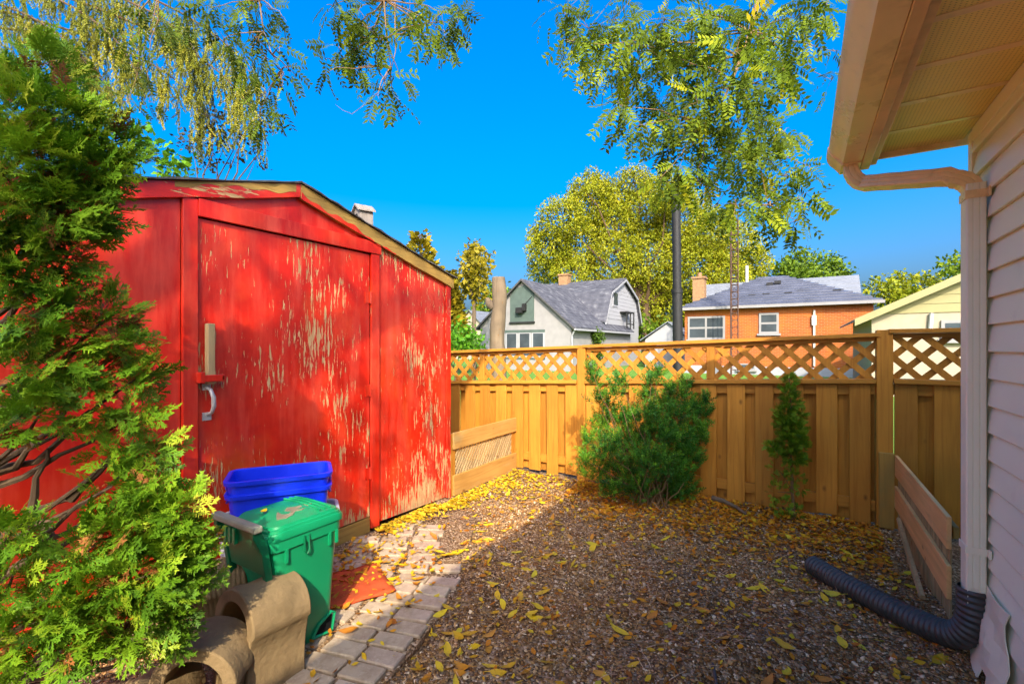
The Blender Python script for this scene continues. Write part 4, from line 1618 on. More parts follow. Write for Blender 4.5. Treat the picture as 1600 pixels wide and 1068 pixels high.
# ---- the big cedar at the left edge
cb_ = at_z(-75, 900, 1.62)
cedar = thing('cedar_tree', 'big bright green cedar with loose fanning sprays at the left edge, close to the camera', 'cedar tree', (cb_.x, cb_.y, 0))
g = Geo()
trunk_top = Vector((cb_.x + 0.10, cb_.y - 0.02, 2.15))
tp = limb_pts((cb_.x, cb_.y, -0.05), trunk_top, 0, 9, 0.015)
g.tube(tp, [0.055 - 0.0045 * k for k in range(10)], 9)
blobs = [(15, 150, 55, 1.50), (75, 115, 40, 1.52), (55, 185, 60, 1.45), (120, 180, 42, 1.50), (165, 225, 26, 1.55), (20, 250, 60, 1.42), (80, 255, 58, 1.46), (135, 270, 40, 1.5), (160, 262, 26, 1.52), (25, 330, 60, 1.42), (90, 330, 52, 1.46), (140, 325, 26, 1.52), (60, 395, 52, 1.45), (115, 385, 30, 1.52), (20, 415, 40, 1.42),
         (20, 480, 52, 1.42), (85, 480, 42, 1.5), (185, 485, 24, 1.62), (155, 520, 32, 1.58), (85, 560, 52, 1.48), (200, 545, 24, 1.62), (215, 590, 22, 1.62), (160, 580, 34, 1.58), (30, 585, 52, 1.44), (60, 650, 38, 1.44), (140, 640, 34, 1.56), (205, 650, 28, 1.62), (225, 705, 28, 1.62), (185, 700, 28, 1.6), (10, 670, 22, 1.42),
         (175, 760, 30, 1.55), (230, 770, 30, 1.58), (275, 795, 24, 1.60), (215, 825, 48, 1.55), (288, 850, 22, 1.62), (268, 870, 36, 1.60), (150, 850, 42, 1.5), (225, 900, 52, 1.52), (285, 910, 20, 1.62), (145, 930, 48, 1.48), (255, 945, 26, 1.58), (200, 970, 40, 1.5), (70, 965, 44, 1.42), (10, 840, 30, 1.42), (20, 900, 34, 1.4), (15, 1000, 42, 1.40), (110, 1000, 36, 1.45), (255, 985, 18, 1.6)]
arrs, brown = [], []
for px, py, rad, zd in blobs:
    c_ = at_z(px, py, zd)
    r_ = rad / 730 * zd
    ft = max(0.12, min(0.95, (c_.z - 0.22) / 2.1))
    base = tp[int(ft * 9)]
    lp = limb_pts(base, c_, 0.06, 5, 0.035)
    g.tube(lp, [0.017, 0.014, 0.011, 0.008, 0.006, 0.003], 6)
    n = int((20 + 84 * (rad / 60) ** 1.8) * (0.68 if 370 < py < 770 else 0.95))
    dd = rand_dirs(n)
    rr = r_ * rng.uniform(0.25, 0.80, n) ** 0.7
    pos = np.array(c_) + dd * rr[:, None] * np.array([1, 1, 1.0])
    out = np.array(c_ - base).reshape(1, 3)
    d = dd * 0.8 + out / np.linalg.norm(out) * 0.75 + np.array([[0, 0, -0.22]]) + rng.normal(0, 0.25, (n, 3))
    up = np.array([[0, 0, 1.0]]) + rng.normal(0, 0.55, (n, 3)) + np.array([[SA, -CA, 0]]) * 0.5
    sc = rng.uniform(0.045, 0.118, n)
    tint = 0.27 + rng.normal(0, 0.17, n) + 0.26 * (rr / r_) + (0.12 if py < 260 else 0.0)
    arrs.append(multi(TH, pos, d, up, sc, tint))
    m = max(2, n // 16)
    brown.append(multi(TH, np.array(c_) + rand_dirs(m) * r_ * 0.6, rand_dirs(m) + np.array([[0, 0, -0.3]]), up[:m], rng.uniform(0.07, 0.11, m), rng.uniform(0, 1, m)))
# bare dark limbs showing low on the left
for a, b in (((-30, 860, 1.6), (130, 765, 1.62)), ((0, 905, 1.55), (150, 825, 1.62)), ((110, 780, 1.62), (200, 700, 1.66)), ((40, 840, 1.58), (75, 700, 1.6)), ((60, 815, 1.6), (110, 880, 1.58))):
    lp = limb_pts(at_z(*a), at_z(*b), -0.05, 5, 0.04)
    g.tube(lp, [0.016, 0.014, 0.012, 0.009, 0.007, 0.004], 7)
g.build('trunk', M['bark'], cedar, smooth=True)
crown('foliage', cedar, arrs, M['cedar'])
crown('browned_foliage', cedar, brown, M['cedar_brown'])


# ---- yew bush in front of the fence
yb = gnd(1015, 796)
yew = thing('yew_bush', 'wide dark green yew bush with upright shoots in front of the fence', 'bush', (yb.x, yb.y, gz(yb.x, yb.y)))
stems = Geo()
yblobs = [(930, 735, 24), (950, 700, 26), (938, 665, 18), (975, 735, 30), (990, 690, 30), (968, 655, 18), (1015, 720, 32), (1030, 675, 28), (1012, 650, 20), (1050, 735, 30), (1062, 690, 26), (1055, 650, 22), (1078, 715, 22), (1088, 670, 18), (1080, 640, 14), (960, 765, 20), (1000, 765, 22), (1045, 770, 24), (1068, 765, 20), (1058, 790, 17),
          (934, 625, 11), (928, 600, 8), (926, 582, 6), (950, 640, 11), (962, 615, 9), (972, 598, 7), (984, 655, 10), (1010, 620, 10), (1018, 598, 7), (1026, 588, 6), (1040, 632, 11), (1046, 612, 8), (1066, 620, 9), (1074, 604, 7), (1096, 648, 10), (1100, 630, 6), (918, 690, 10), (912, 720, 9), (1098, 690, 10)]
ya, yz = [], 4.30
for px, py, rad in yblobs:
    zd = yz + random.uniform(-0.22, 0.10) - 0.06 * (rad > 23)
    c_ = at_z(px, py, zd)
    r_ = rad / 730 * zd
    b_ = Vector((yb.x + random.uniform(-0.14, 0.14), yb.y + random.uniform(0.0, 0.12), 0.0))
    stems.tube(limb_pts(b_, c_, -0.04, 5, 0.03), [0.007, 0.006, 0.005, 0.004, 0.003, 0.002], 5)
    n = int(14 + 190 * (rad / 40) ** 1.8)
    dd = rand_dirs(n)
    rr = r_ * rng.uniform(0.2, 0.9, n)
    pos = np.array(c_) + dd * rr[:, None] * np.array([[1, 1, 1.05]])
    d = dd * 0.6 + np.array([[0, 0, 0.95]]) + rng.normal(0, 0.3, (n, 3))
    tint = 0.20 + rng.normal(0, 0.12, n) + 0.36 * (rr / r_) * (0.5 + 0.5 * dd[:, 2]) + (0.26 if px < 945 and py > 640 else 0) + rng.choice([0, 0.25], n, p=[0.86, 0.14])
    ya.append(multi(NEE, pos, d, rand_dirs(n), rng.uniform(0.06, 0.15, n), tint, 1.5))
for k in range(7):                            # bare stems at the base
    a = Vector((yb.x + random.uniform(-0.16, 0.16), yb.y + random.uniform(-0.08, 0.06), -0.01))
    stems.tube(limb_pts(a, a + Vector((random.uniform(-0.25, 0.25), random.uniform(-0.1, 0.1), random.uniform(0.25, 0.42))), 0, 4, 0.04), [0.008, 0.006, 0.005, 0.004, 0.003], 5)
stems.build('stem', M['twig'], yew, smooth=True)
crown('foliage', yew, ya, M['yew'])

# ---- slim young cedar
sb_ = gnd(1242, 818)
slim = thing('young_cedar', 'slim young cedar with a thin lower half in front of the fence boards', 'small tree', (sb_.x, sb_.y, gz(sb_.x, sb_.y)))
stems = Geo()
zd0 = sb_.x * -SA + sb_.y * CA
top = at_z(1233, 590, zd0 - 0.02)
sp_ = [Vector((sb_.x, sb_.y, -0.02)), at_z(1238, 770, zd0), at_z(1236, 710, zd0), at_z(1237, 650, zd0), top]
stems.tube(sp_, [0.013, 0.011, 0.009, 0.007, 0.003], 6)
sa_, sbn = [], []
for px, py, rad in [(1234, 595, 11), (1232, 612, 13), (1235, 630, 17), (1228, 648, 20), (1246, 650, 14), (1238, 668, 24), (1222, 662, 12), (1246, 684, 18), (1232, 690, 20), (1252, 700, 14), (1238, 712, 16), (1205, 697, 7), (1214, 705, 8), (1248, 716, 10)]:
    c_ = at_z(px, py, zd0 + random.uniform(-0.05, 0.03))
    r_ = rad / 730 * zd0
    stems.tube(limb_pts(sp_[3] if py < 690 else sp_[2], c_, 0, 3, 0.02), [0.004, 0.003, 0.003, 0.002], 4)
    n = int(18 + 90 * (rad / 18) ** 1.6)
    dd = rand_dirs(n)
    d = dd * 0.8 + np.array([[0, 0, 0.35]]) + rng.normal(0, 0.2, (n, 3))
    sa_.append(multi(TH, np.array(c_) + dd * r_ * rng.uniform(0.2, 0.7, (n, 1)), d, np.array([[0, 0, 1.0]]) + rng.normal(0, 0.6, (n, 3)), rng.uniform(0.03, 0.065, n), 0.40 + rng.normal(0, 0.14, n)))
for px, py, rad in [(1218, 735, 15), (1225, 752, 14), (1215, 768, 12), (1240, 745, 10), (1222, 790, 12), (1230, 810, 10), (1250, 760, 8), (1245, 800, 8)]:
    c_ = at_z(px, py, zd0 + random.uniform(-0.04, 0.03))
    stems.tube(limb_pts(sp_[1] if py < 775 else sp_[0] + Vector((0, 0, 0.06)), c_, 0, 3, 0.03), [0.004, 0.003, 0.003, 0.002], 4)
    n = 22
    dd = rand_dirs(n)
    sbn.append(multi(TH, np.array(c_) + dd * rad / 730 * zd0 * 0.8, dd + np.array([[0, 0, 0.3]]), np.array([[0, 0, 1.0]]) + rng.normal(0, 0.6, (n, 3)), rng.uniform(0.035, 0.06, n), 0.45 + rng.normal(0, 0.2, n)))
stems.build('trunk', M['twig'], slim, smooth=True)
crown('crown', slim, sa_, M['cedar'])
lo = crown('lower_foliage', slim, sbn, M['cedar'])
lo['label'] = 'sparse yellowing lower foliage'

# ================================================================== OVERHANGING TREES
# ---- locust tree standing behind the camera, its branches hang into the top of the picture
lt = at_z(420, 1068, -2.9)
lt = Vector((SA * 3.0 + CA * -2.3, -CA * 3.0 + SA * -2.3, 0))
locust = thing('locust_tree', 'tall locust tree whose feathery leafy branches hang down from the top of the picture', 'tree', lt)
tr = Geo()
crotch = lt + Vector((0.1, 0.3, 3.6))
tr.tube(limb_pts(lt - Vector((0, 0, 0.1)), crotch, 0, 6, 0.01), [0.20, 0.18, 0.165, 0.155, 0.15, 0.145, 0.15], 12)
hubR = at_z(1120, -150, 4.1)
hubR2 = at_z(1230, -60, 4.2)
hubM = at_z(620, -110, 4.3)
hubL = at_z(420, -90, 4.6)
for h_, r0 in ((hubR, 0.10), (hubM, 0.085), (hubL, 0.08)):
    tr.tube(limb_pts(crotch, h_, -0.10, 8, 0.02), [r0 * (1 - 0.09 * k) for k in range(9)], 9)
tr.tube(limb_pts(hubR, hubR2, -0.1, 4, 0.03), [0.03, 0.028, 0.025, 0.022, 0.02], 8)
drop = [at_z(1188, -60, 4.2), at_z(1184, 0, 4.15), at_z(1172, 50, 4.1), at_z(1158, 90, 4.05), at_z(1144, 125, 4.0), at_z(1128, 160, 3.98), at_z(1108, 190, 3.95)]
tr.tube([hubR2] + drop, [0.022, 0.021, 0.020, 0.018, 0.015, 0.011, 0.007, 0.004], 8)
d2 = [drop[4], at_z(1160, 140, 4.0), at_z(1178, 180, 4.0), at_z(1184, 240, 4.0), at_z(1200, 320, 4.0)]
tr.tube(d2, [0.008, 0.007, 0.006, 0.004, 0.002], 6)
la = []


def leaf_blob(px, py, rad, zd, anchor, dens=1.0, bias=0.0):
    c_ = at_z(px, py, zd)
    r_ = rad / 730 * zd
    tr.tube(limb_pts(anchor, c_, -0.04, 5, 0.035), [0.009, 0.007, 0.005, 0.004, 0.003, 0.0015], 5)
    n = max(3, int(dens * 29 * (rad / 45) ** 1.6))
    dd = rand_dirs(n)
    pos = np.array(c_) + dd * r_ * rng.uniform(0.15, 0.85, (n, 1))
    for q in range(min(n, 6)):
        tr.tube([c_, (c_ + Vector(pos[q])) / 2 + Vector((0, 0, 0.01)), Vector(pos[q])], [0.0025, 0.002, 0.0012], 4, cap=False)
    d = dd * 0.7 + np.array([[0, 0, -0.75]]) + rng.normal(0, 0.35, (n, 3))
    up = rng.normal(0, 0.7, (n, 3)) + np.array([[SA * 0.8, -CA * 0.8, 0.6]])
    tint = 0.29 + bias + rng.normal(0, 0.15, n) + rng.choice([0, 0.35], n, p=[0.94, 0.06])
    la.append(multi(PIN, pos, d, up, rng.uniform(0.14, 0.225, n), tint, 0.6))


right_b = [(880, 20, 45), (920, 45, 45), (960, 30, 50), (1000, 70, 55), (1040, 30, 55), (1080, 60, 60), (1120, 30, 60), (1150, 80, 50), (1200, 40, 55), (1250, 25, 50), (1215, 90, 45), (1290, 12, 30), (1303, 80, 14), (1300, 125, 14), (895, 65, 22), (960, 105, 40), (925, 100, 22), (1000, 125, 40), (1040, 150, 45), (1080, 110, 55), (1090, 160, 50), (1130, 140, 45), (1180, 130, 35), (1225, 110, 30), (970, 165, 28), (1000, 195, 28), (1050, 195, 40), (1100, 205, 40), (1150, 190, 40), (1190, 195, 40), (1225, 205, 22),
           (1045, 235, 26), (1060, 265, 32), (1030, 280, 22), (1090, 285, 28), (1140, 240, 35), (1180, 245, 40), (1215, 225, 30), (1110, 265, 30), (1170, 290, 38), (1225, 275, 30), (1245, 310, 28), (1200, 325, 34), (1245, 345, 22), (1150, 320, 28), (1120, 320, 22), (1265, 260, 16)]
anc = [hubR, hubR2] + drop + d2[1:]
for px, py, rad in right_b:
    zd = 4.05 + random.uniform(-0.5, 0.4)
    c_ = at_z(px, py, zd)
    cand = [a for a in anc if a.z > c_.z - 0.05] or anc
    leaf_blob(px, py, rad, zd, min(cand, key=lambda a: (a - c_).length), 1.25)
mid_b = [(520, 10, 26), (560, 15, 34), (600, 20, 34), (640, 15, 28), (690, 20, 40), (720, 28, 24), (575, 45, 30), (545, 60, 22), (530, 75, 20), (600, 62, 22), (555, 85, 22), (508, 115, 11), (560, 105, 16), (600, 125, 20), (612, 150, 18), (590, 150, 12), (625, 120, 12), (680, 65, 20), (695, 50, 24), (660, 45, 8), (518, 95, 9), (575, 75, 16)]
sprig = [hubM, at_z(600, 0, 4.2), at_z(604, 60, 4.15), at_z(611, 105, 4.1)]
tr.tube(sprig, [0.012, 0.008, 0.006, 0.004], 6)
tr.tube([hubM, at_z(617, 20, 4.2), at_z(618, 80, 4.15), at_z(612, 106, 4.1)], [0.006, 0.005, 0.004, 0.003], 5)
tr.tube([at_z(611, 105, 4.1), at_z(595, 140, 4.1), at_z(575, 160, 4.08), at_z(550, 178, 4.06), at_z(535, 172, 4.05), at_z(524, 163, 4.05)], [0.004, 0.003, 0.0028, 0.0025, 0.002, 0.0012], 5)
for px, py, rad in mid_b:
    zd = 4.15 + random.uniform(-0.35, 0.3)
    c_ = at_z(px, py, zd)
    cand = [a for a in sprig if a.z > c_.z - 0.02] or sprig
    leaf_blob(px, py, rad, zd, min(cand, key=lambda a: (a - c_).length), 1.05, -0.14)
left_b = [(330, 12, 34), (380, 20, 40), (420, 15, 26), (440, 25, 14), (290, 20, 34), (400, 60, 26), (436, 75, 12), (415, 90, 16), (385, 95, 24), (450, 105, 15), (462, 118, 8), (440, 135, 12), (415, 145, 18), (430, 170, 16), (405, 180, 18), (350, 60, 26), (240, 30, 34), (205, 60, 22), (220, 110, 20), (200, 160, 18), (235, 160, 14)]
sprl = [hubL, at_z(405, 0, 4.5), at_z(412, 50, 4.45), at_z(425, 85, 4.4), at_z(440, 110, 4.4)]
tr.tube(sprl, [0.012, 0.008, 0.006, 0.004, 0.002], 6)
hubL2 = at_z(250, -60, 4.6)
tr.tube(limb_pts(hubL, hubL2, -0.05, 4, 0.03), [0.02, 0.018, 0.015, 0.012, 0.01], 6)
for px, py, rad in left_b:
    zd = 4.45 + random.uniform(-0.3, 0.3)
    c_ = at_z(px, py, zd)
    cand = [a for a in sprl + [hubL2] if a.z > c_.z - 0.02] or sprl
    leaf_blob(px, py, rad, zd, min(cand, key=lambda a: (a - c_).length), 1.1, -0.18)
# unseen crown over and behind the camera, clumps placed to dapple the red shed
for k in range(29):
    on_shed = Vector((WX, random.uniform(1.25, 3.5), random.uniform(0.75, 2.5)))
    if k >= 17:
        on_shed = Vector((WX, random.gauss(1.85, 0.17), random.uniform(0.25, 0.85)))  # extra clumps added to cast a shade patch low on the door
    c_ = on_shed + SUN * random.uniform(5.6, 8.4)
    r_ = random.uniform(0.14, 0.34)
    tr.tube(limb_pts(crotch, c_, -0.08, 5, 0.03), [0.03, 0.022, 0.016, 0.012, 0.008, 0.004], 6)
    n = int(22 * (r_ / 0.3) ** 1.5)
    dd = rand_dirs(n)
    pos = np.array(c_) + dd * r_ * rng.uniform(0.2, 1.0, (n, 1)) * np.array([[1, 1, 0.7]])
    la.append(multi(PIN, pos, dd * 0.7 + np.array([[0, 0, -0.5]]), rng.normal(0, 0.6, (n, 3)) + np.array([[0, 0, 1.0]]), rng.uniform(0.16, 0.24, n), 0.4 + rng.normal(0, 0.15, n)))
tr.build('trunk', M['twig'], locust, smooth=True)
crown('foliage', locust, la, M['locust'])

# ---- drooping spruce behind the shed
sx_ = at_z(-90, 540, 8.2)
spruce = thing('spruce_tree', 'drooping spruce with long hanging strands above the left end of the shed roof', 'tree', (sx_.x, sx_.y, 0))
tr = Geo()
tr.tube(limb_pts((sx_.x, sx_.y, -0.1), (sx_.x, sx_.y, 9.0), 0, 6, 0.004), [0.2, 0.18, 0.16, 0.13, 0.1, 0.07, 0.04], 10)
sa2 = []
boughs = [((-70, -60, 7.9), (250, 35, 6.6), (345, 90, 6.2), (395, 175, 6.1)), ((-70, 0, 7.9), (190, 60, 6.9), (300, 110, 6.5), (330, 200, 6.4)), ((-70, -100, 7.9), (300, -10, 6.8), (360, 60, 6.4), (400, 130, 6.3)), ((-80, -60, 7.9), (120, -10, 6.9), (190, 50, 6.5), (215, 120, 6.4)),
          ((-80, 40, 7.9), (90, 40, 7.0), (140, 75, 6.8), (175, 150, 6.7)), ((-80, -10, 7.9), (60, 10, 7.0), (110, 60, 6.8), (150, 120, 6.8)), ((-70, -80, 7.9), (230, -10, 6.5), (290, 40, 6.3), (310, 90, 6.2))]
for bi, bp in enumerate(boughs):
    P4 = [at_z(*q) for q in bp]
    line = []
    for k in range(25):
        t_ = k / 24
        a_ = [P4[0] * (1 - t_) ** 3, P4[1] * 3 * t_ * (1 - t_) ** 2, P4[2] * 3 * t_ * t_ * (1 - t_), P4[3] * t_ ** 3]
        line.append(a_[0] + a_[1] + a_[2] + a_[3])
    tr.tube(line, [0.020 * (1 - k / 26) + 0.003 for k in range(25)], 6)
    for k in range(5, 25):
        for q in range(5):
            st_ = line[k] + Vector((random.uniform(-0.16, 0.16), random.uniform(-0.16, 0.16), random.uniform(-0.04, 0.02)))
            ln = random.uniform(0.22, 0.72) * (0.7 + 0.4 * math.sin(k * 0.9 + bi))
            m = max(3, int(ln / 0.055))
            lean = Vector((random.uniform(-0.16, 0.16), random.uniform(-0.16, 0.16), -1))
            pts = np.array([st_ + lean * (ln * j / m) for j in range(m)])
            d = np.tile(np.array(lean), (m, 1)) + rng.normal(0, 0.30, (m, 3))
            sa2.append(multi(NEE_L, pts, d, rand_dirs(m), np.full(m, 0.150), np.full(m, random.uniform(0.15, 0.85)) + rng.normal(0, 0.12, m), 1.5))
tr.build('trunk', M['bark'], spruce, smooth=True)
crown('foliage', spruce, sa2, M['spruce'])


# ---- generic leafy tree: trunk, limbs and a crown of leaf clumps
def leafy_tree(name, label, mat, base, trunk_h, lobes, leaf, dens, cat='tree', group=None, bark='bark', tr_r=0.25, tintv=0.16, shell=0.55, bias=0.35):
    """lobes: (centre, radius); leaf faces gather in clumps near the shell of each lobe"""
    base = Vector(base)
    t_ = thing(name, label, cat, (base.x, base.y, 0), 0, group)
    g_ = Geo()
    topc = Vector((base.x, base.y, trunk_h))
    g_.tube(limb_pts((base.x, base.y, -0.1), topc, 0, 5, 0.012), [tr_r, tr_r * 0.9, tr_r * 0.82, tr_r * 0.78, tr_r * 0.74, tr_r * 0.7], 9)
    V_ = []
    for c_, r_ in lobes:
        c_ = Vector(c_)
        g_.tube(limb_pts(topc, c_, 0.02, 5, 0.05), [tr_r * 0.42, tr_r * 0.34, tr_r * 0.26, tr_r * 0.18, tr_r * 0.12, tr_r * 0.05], 6)
        area = r_ * r_
        ncl = max(4, int(dens * area))
        dd = rand_dirs(ncl)
        cp = np.array(c_) + dd * r_ * rng.uniform(shell, 1.0, (ncl, 1)) * np.array([[1, 1, 0.9]])
        for q in range(min(6, ncl)):
            g_.tube([c_, (c_ + Vector(cp[q])) * 0.5 + Vector((0, 0, r_ * 0.08)), Vector(cp[q])], [tr_r * 0.07, tr_r * 0.05, tr_r * 0.02], 4, cap=False)
        per = 11
        cr = leaf * 2.1
        pos = np.repeat(cp, per, 0) + rand_dirs(ncl * per) * cr * rng.uniform(0.2, 1.0, (ncl * per, 1))
        n = len(pos)
        ct = np.repeat(bias + rng.normal(0, tintv, ncl), per)
        d = rand_dirs(n) + np.array([[0, 0, -0.4]]) + np.repeat(dd, per, 0) * 0.5
        tint = ct + rng.normal(0, 0.07, n)
        V_.append(scatter(LEAF[0], LEAF[1], pos, frames(d, rand_dirs(n)), rng.uniform(0.7, 1.25, n) * leaf, tint))
    g_.build('trunk', M[bark], t_, smooth=True)
    crown('crown', t_, V_, mat)
    return t_


def px_lobes(spec, zd, zj=0.06):
    out = []
    for px, py, rad in spec:
        z_ = zd * (1 + random.uniform(-zj, zj))
        out.append((at_z(px, py, z_), rad / 730 * z_))
    return out


def foot(px, zd):
    p_ = at_z(px, 540, zd)
    return (p_.x, p_.y, 0)


# twiggy dark tree behind the shed
leafy_tree('small_tree', 'thin twiggy tree with small dark leaves behind the shed roof ridge', M['dark_leaf'], foot(328, 6.6), 2.6,
           px_lobes([(330, 190, 34), (300, 225, 28), (350, 230, 30), (385, 205, 28), (400, 250, 20), (290, 265, 20), (415, 190, 20), (370, 165, 26), (340, 255, 24), (395, 160, 18)], 6.6), 0.06, 130, tr_r=0.05, shell=0.2)
leafy_tree('yellow_green_bush', 'yellow green bush between the cedar and the shed roof', M['bright_leaf'], foot(210, 5.6), 1.6,
           px_lobes([(215, 215, 34), (190, 240, 30), (245, 240, 26), (265, 260, 18), (170, 190, 24), (280, 255, 12)], 5.6), 0.10, 110, cat='bush', tr_r=0.04, shell=0.2, bias=0.45)
# the large yellowing maple behind the houses
leafy_tree('maple_tree', 'large rounded yellowing maple rising behind the white house', M['maple'], foot(1010, 42), 5.2,
           px_lobes([(925, 320, 44), (880, 340, 40), (860, 390, 40), (905, 385, 50), (960, 345, 50), (1010, 330, 55), (1060, 345, 55), (1105, 370, 50), (1150, 385, 42), (1175, 410, 30), (960, 410, 55), (1020, 410, 60), (1080, 420, 60), (1130, 440, 45), (850, 425, 26), (1000, 470, 48), (1050, 485, 48), (1095, 480, 40), (1015, 515, 34), (890, 425, 35), (1175, 450, 30), (940, 300, 30), (990, 285, 30), (1040, 300, 35), (840, 365, 18), (925, 275, 12), (905, 290, 14)], 42), 0.22, 66, tr_r=0.5, bias=0.50, tintv=0.15)
leafy_tree('green_tree', 'low spreading green tree behind the brick bungalow roof', M['green_leaf'], foot(1265, 48), 4,
           px_lobes([(1225, 425, 22), (1255, 412, 24), (1285, 418, 22), (1305, 428, 16), (1320, 432, 10), (1240, 440, 24), (1275, 440, 22)], 48), 0.42, 28, tr_r=0.4, bias=0.42)
leafy_tree('yellow_tree', 'yellow green tree between the brick bungalow and the cream garage', M['maple'], foot(1410, 40), 3.5,
           px_lobes([(1380, 455, 22), (1410, 445, 18), (1440, 445, 18), (1395, 475, 20), (1425, 462, 16), (1465, 440, 14)], 40), 0.36, 30, tr_r=0.35, bias=0.40)
leafy_tree('yellow_tree', 'yellowing tree top showing just above the cream garage roof', M['green_leaf'], foot(1500, 36), 5,
           px_lobes([(1492, 415, 16), (1510, 425, 24), (1540, 420, 30)], 36), 0.34, 30, tr_r=0.3, bias=0.6)


# golden conifers at the left
def spire(name, label, px, y0, y1, w0, zd, mat, bare=None, dens=1.0):
    b_ = Vector(foot(px, zd))
    t_ = thing(name, label, 'tree', b_)
    g_ = Geo()
    tp_ = at_z(px, y0, zd)
    g_.tube([b_ - Vector((0, 0, 0.1)), (b_ + tp_) / 2, tp_], [0.16, 0.11, 0.02], 8)
    V_ = []
    n_l = 30
    for k in range(n_l):
        t_k = (k + 0.5) / n_l
        py = y0 + (y1 - y0) * t_k
        rad = w0 * (0.16 + 0.84 * t_k ** 0.8) * random.uniform(0.75, 1.1)
        c_ = at_z(px, py, zd)
        r_ = rad / 730 * zd
        n = int(dens * (26 + 130 * t_k))
        a_ = rng.uniform(0, 6.28, n)
        rr = r_ * np.sqrt(rng.uniform(0.12, 1, n))
        pos = np.stack([c_.x + np.cos(a_) * rr, c_.y + np.sin(a_) * rr, c_.z - 0.25 * rr + rng.normal(0, 0.12, n)], 1)
        d = np.stack([np.cos(a_), np.sin(a_), np.full(n, 0.35)], 1) + rng.normal(0, 0.3, (n, 3))
        lump = 0.18 * np.sin(a_ * 3 + k * 0.8)
        V_.append(scatter(LEAF[0], LEAF[1], pos, frames(d, rand_dirs(n)), rng.uniform(0.22, 0.42, n) * zd / 22, 0.42 + lump + rng.normal(0, 0.12, n) + 0.2 * (rr / r_ - 0.6)))
        for q in range(3):
            i_ = random.randrange(n)
            g_.tube([c_ + Vector((0, 0, 0.05)), Vector(pos[i_])], [0.03, 0.008], 4, cap=False)
    g_.build('trunk', M['grey_bark'], t_, smooth=True)
    crown('crown', t_, V_, mat)
    return t_


spire('golden_conifer', 'dense golden spire shaped conifer just right of the shed roof', 657, 366, 545, 52, 22, M['gold'], dens=1.25)
spire('golden_conifer', 'olive gold conifer partly behind the dense golden one', 700, 425, 545, 34, 24, M['gold'])
leafy_tree('sparse_conifer', 'sparse thin tree with a bare pale trunk between the golden conifers and the cut trunk', M['gold'], foot(741, 23), 3.6,
           px_lobes([(740, 392, 13), (735, 412, 18), (752, 420, 16), (728, 430, 14), (745, 440, 20), (760, 405, 8), (750, 462, 12), (730, 450, 12), (741, 383, 6)], 23), 0.26, 75, bark='grey_bark', tr_r=0.14, shell=0.15, bias=0.4)
leafy_tree('green_bush', 'bright green rounded bush behind the left end of the fence', M['bright_leaf'], foot(712, 14), 0.6,
           px_lobes([(712, 520, 24), (702, 540, 20), (725, 535, 16), (690, 525, 18)], 14), 0.16, 120, cat='bush', tr_r=0.05, shell=0.3, bias=0.5)
leafy_tree('green_bush', 'small bright green bush beside the cut tree trunk', M['bright_leaf'], foot(742, 15), 0.5,
           px_lobes([(738, 535, 14), (750, 532, 10), (728, 545, 12)], 15), 0.15, 120, cat='bush', tr_r=0.05, shell=0.3, bias=0.4)
# distant tree belt between the houses
leafy_tree('far_tree', 'dull green tree far off behind the cut trunk and the white house', M['green_leaf'], foot(785, 60), 3,
           px_lobes([(775, 460, 18), (760, 490, 24), (790, 470, 16)], 60), 0.5, 22, tr_r=0.3, bias=0.5)
leafy_tree('far_tree', 'leafy green tree right of the white house, under the maple', M['green_leaf'], foot(1010, 36), 1.5,
           px_lobes([(1005, 510, 16), (1025, 520, 18), (1050, 515, 14)], 37), 0.34, 30, tr_r=0.3, bias=0.45)

# ---- cut-off tree trunk
cz = 14.5
cl, cr_ = at_z(764, 545, cz), at_z(788, 545, cz)
cx = at_z(777, 545, cz)
stump = thing('cut_trunk', 'tall bare cut off tree trunk standing left of the white house', 'tree trunk', (cx.x, cx.y, 0))
g = Geo()
pts, rad = [], []
topz = at_z(779, 434, cz).z
for k in range(15):
    h_ = topz * k / 14
    pts.append((cx.x + 0.04 * math.sin(k * 0.7) + 0.004 * k, cx.y, h_))
    rad.append(0.255 - 0.003 * k + 0.012 * math.sin(k * 1.7) + (0.03 if k == 0 else 0))
g.tube(pts, rad, 18)
g.build('trunk', M['grey_bark'], stump, smooth=50)
g = Geo()
bz = at_z(766, 470, cz).z
g.tube([(cx.x - 0.10, cx.y - 0.05, bz - 0.20), (cx.x - 0.24, cx.y - 0.12, bz - 0.05), (cx.x - 0.30, cx.y - 0.14, bz + 0.10)], [0.15, 0.13, 0.05], 12)
g.build('burl', M['grey_bark'], stump, smooth=50)
g = Geo()
g.tube([(pts[-1][0], pts[-1][1], topz + 0.001), (pts[-1][0], pts[-1][1], topz + 0.012)], rad[-1] * 0.93, 18)
g.build('cut_face', M['old_wood'], stump)

# ================================================================== BEYOND THE FENCE
# ---- white house with steep gable
Y0 = 23.8
wl, wr, wp = on_y(748, 507, Y0), on_y(894, 507, Y0), on_y(818, 437, Y0)
XL, XR, EH, XP, PH = -17.15, -10.94, 2.66, -14.05, 5.34
wh_ = thing('white_house', 'white stucco house with steep grey gable roof and green board over its gable window', 'house', (XP, Y0, 0))
YE = 34.2
g = Geo()
g.prism([(XL, 0), (XR, 0), (XR, EH), (XP, PH), (XL, EH)], lambda a, b, d: (a, d, b), Y0, YE)
g.build('wall', M['stucco'], wh_)
sl_ = (PH - EH) / (XR - XP)


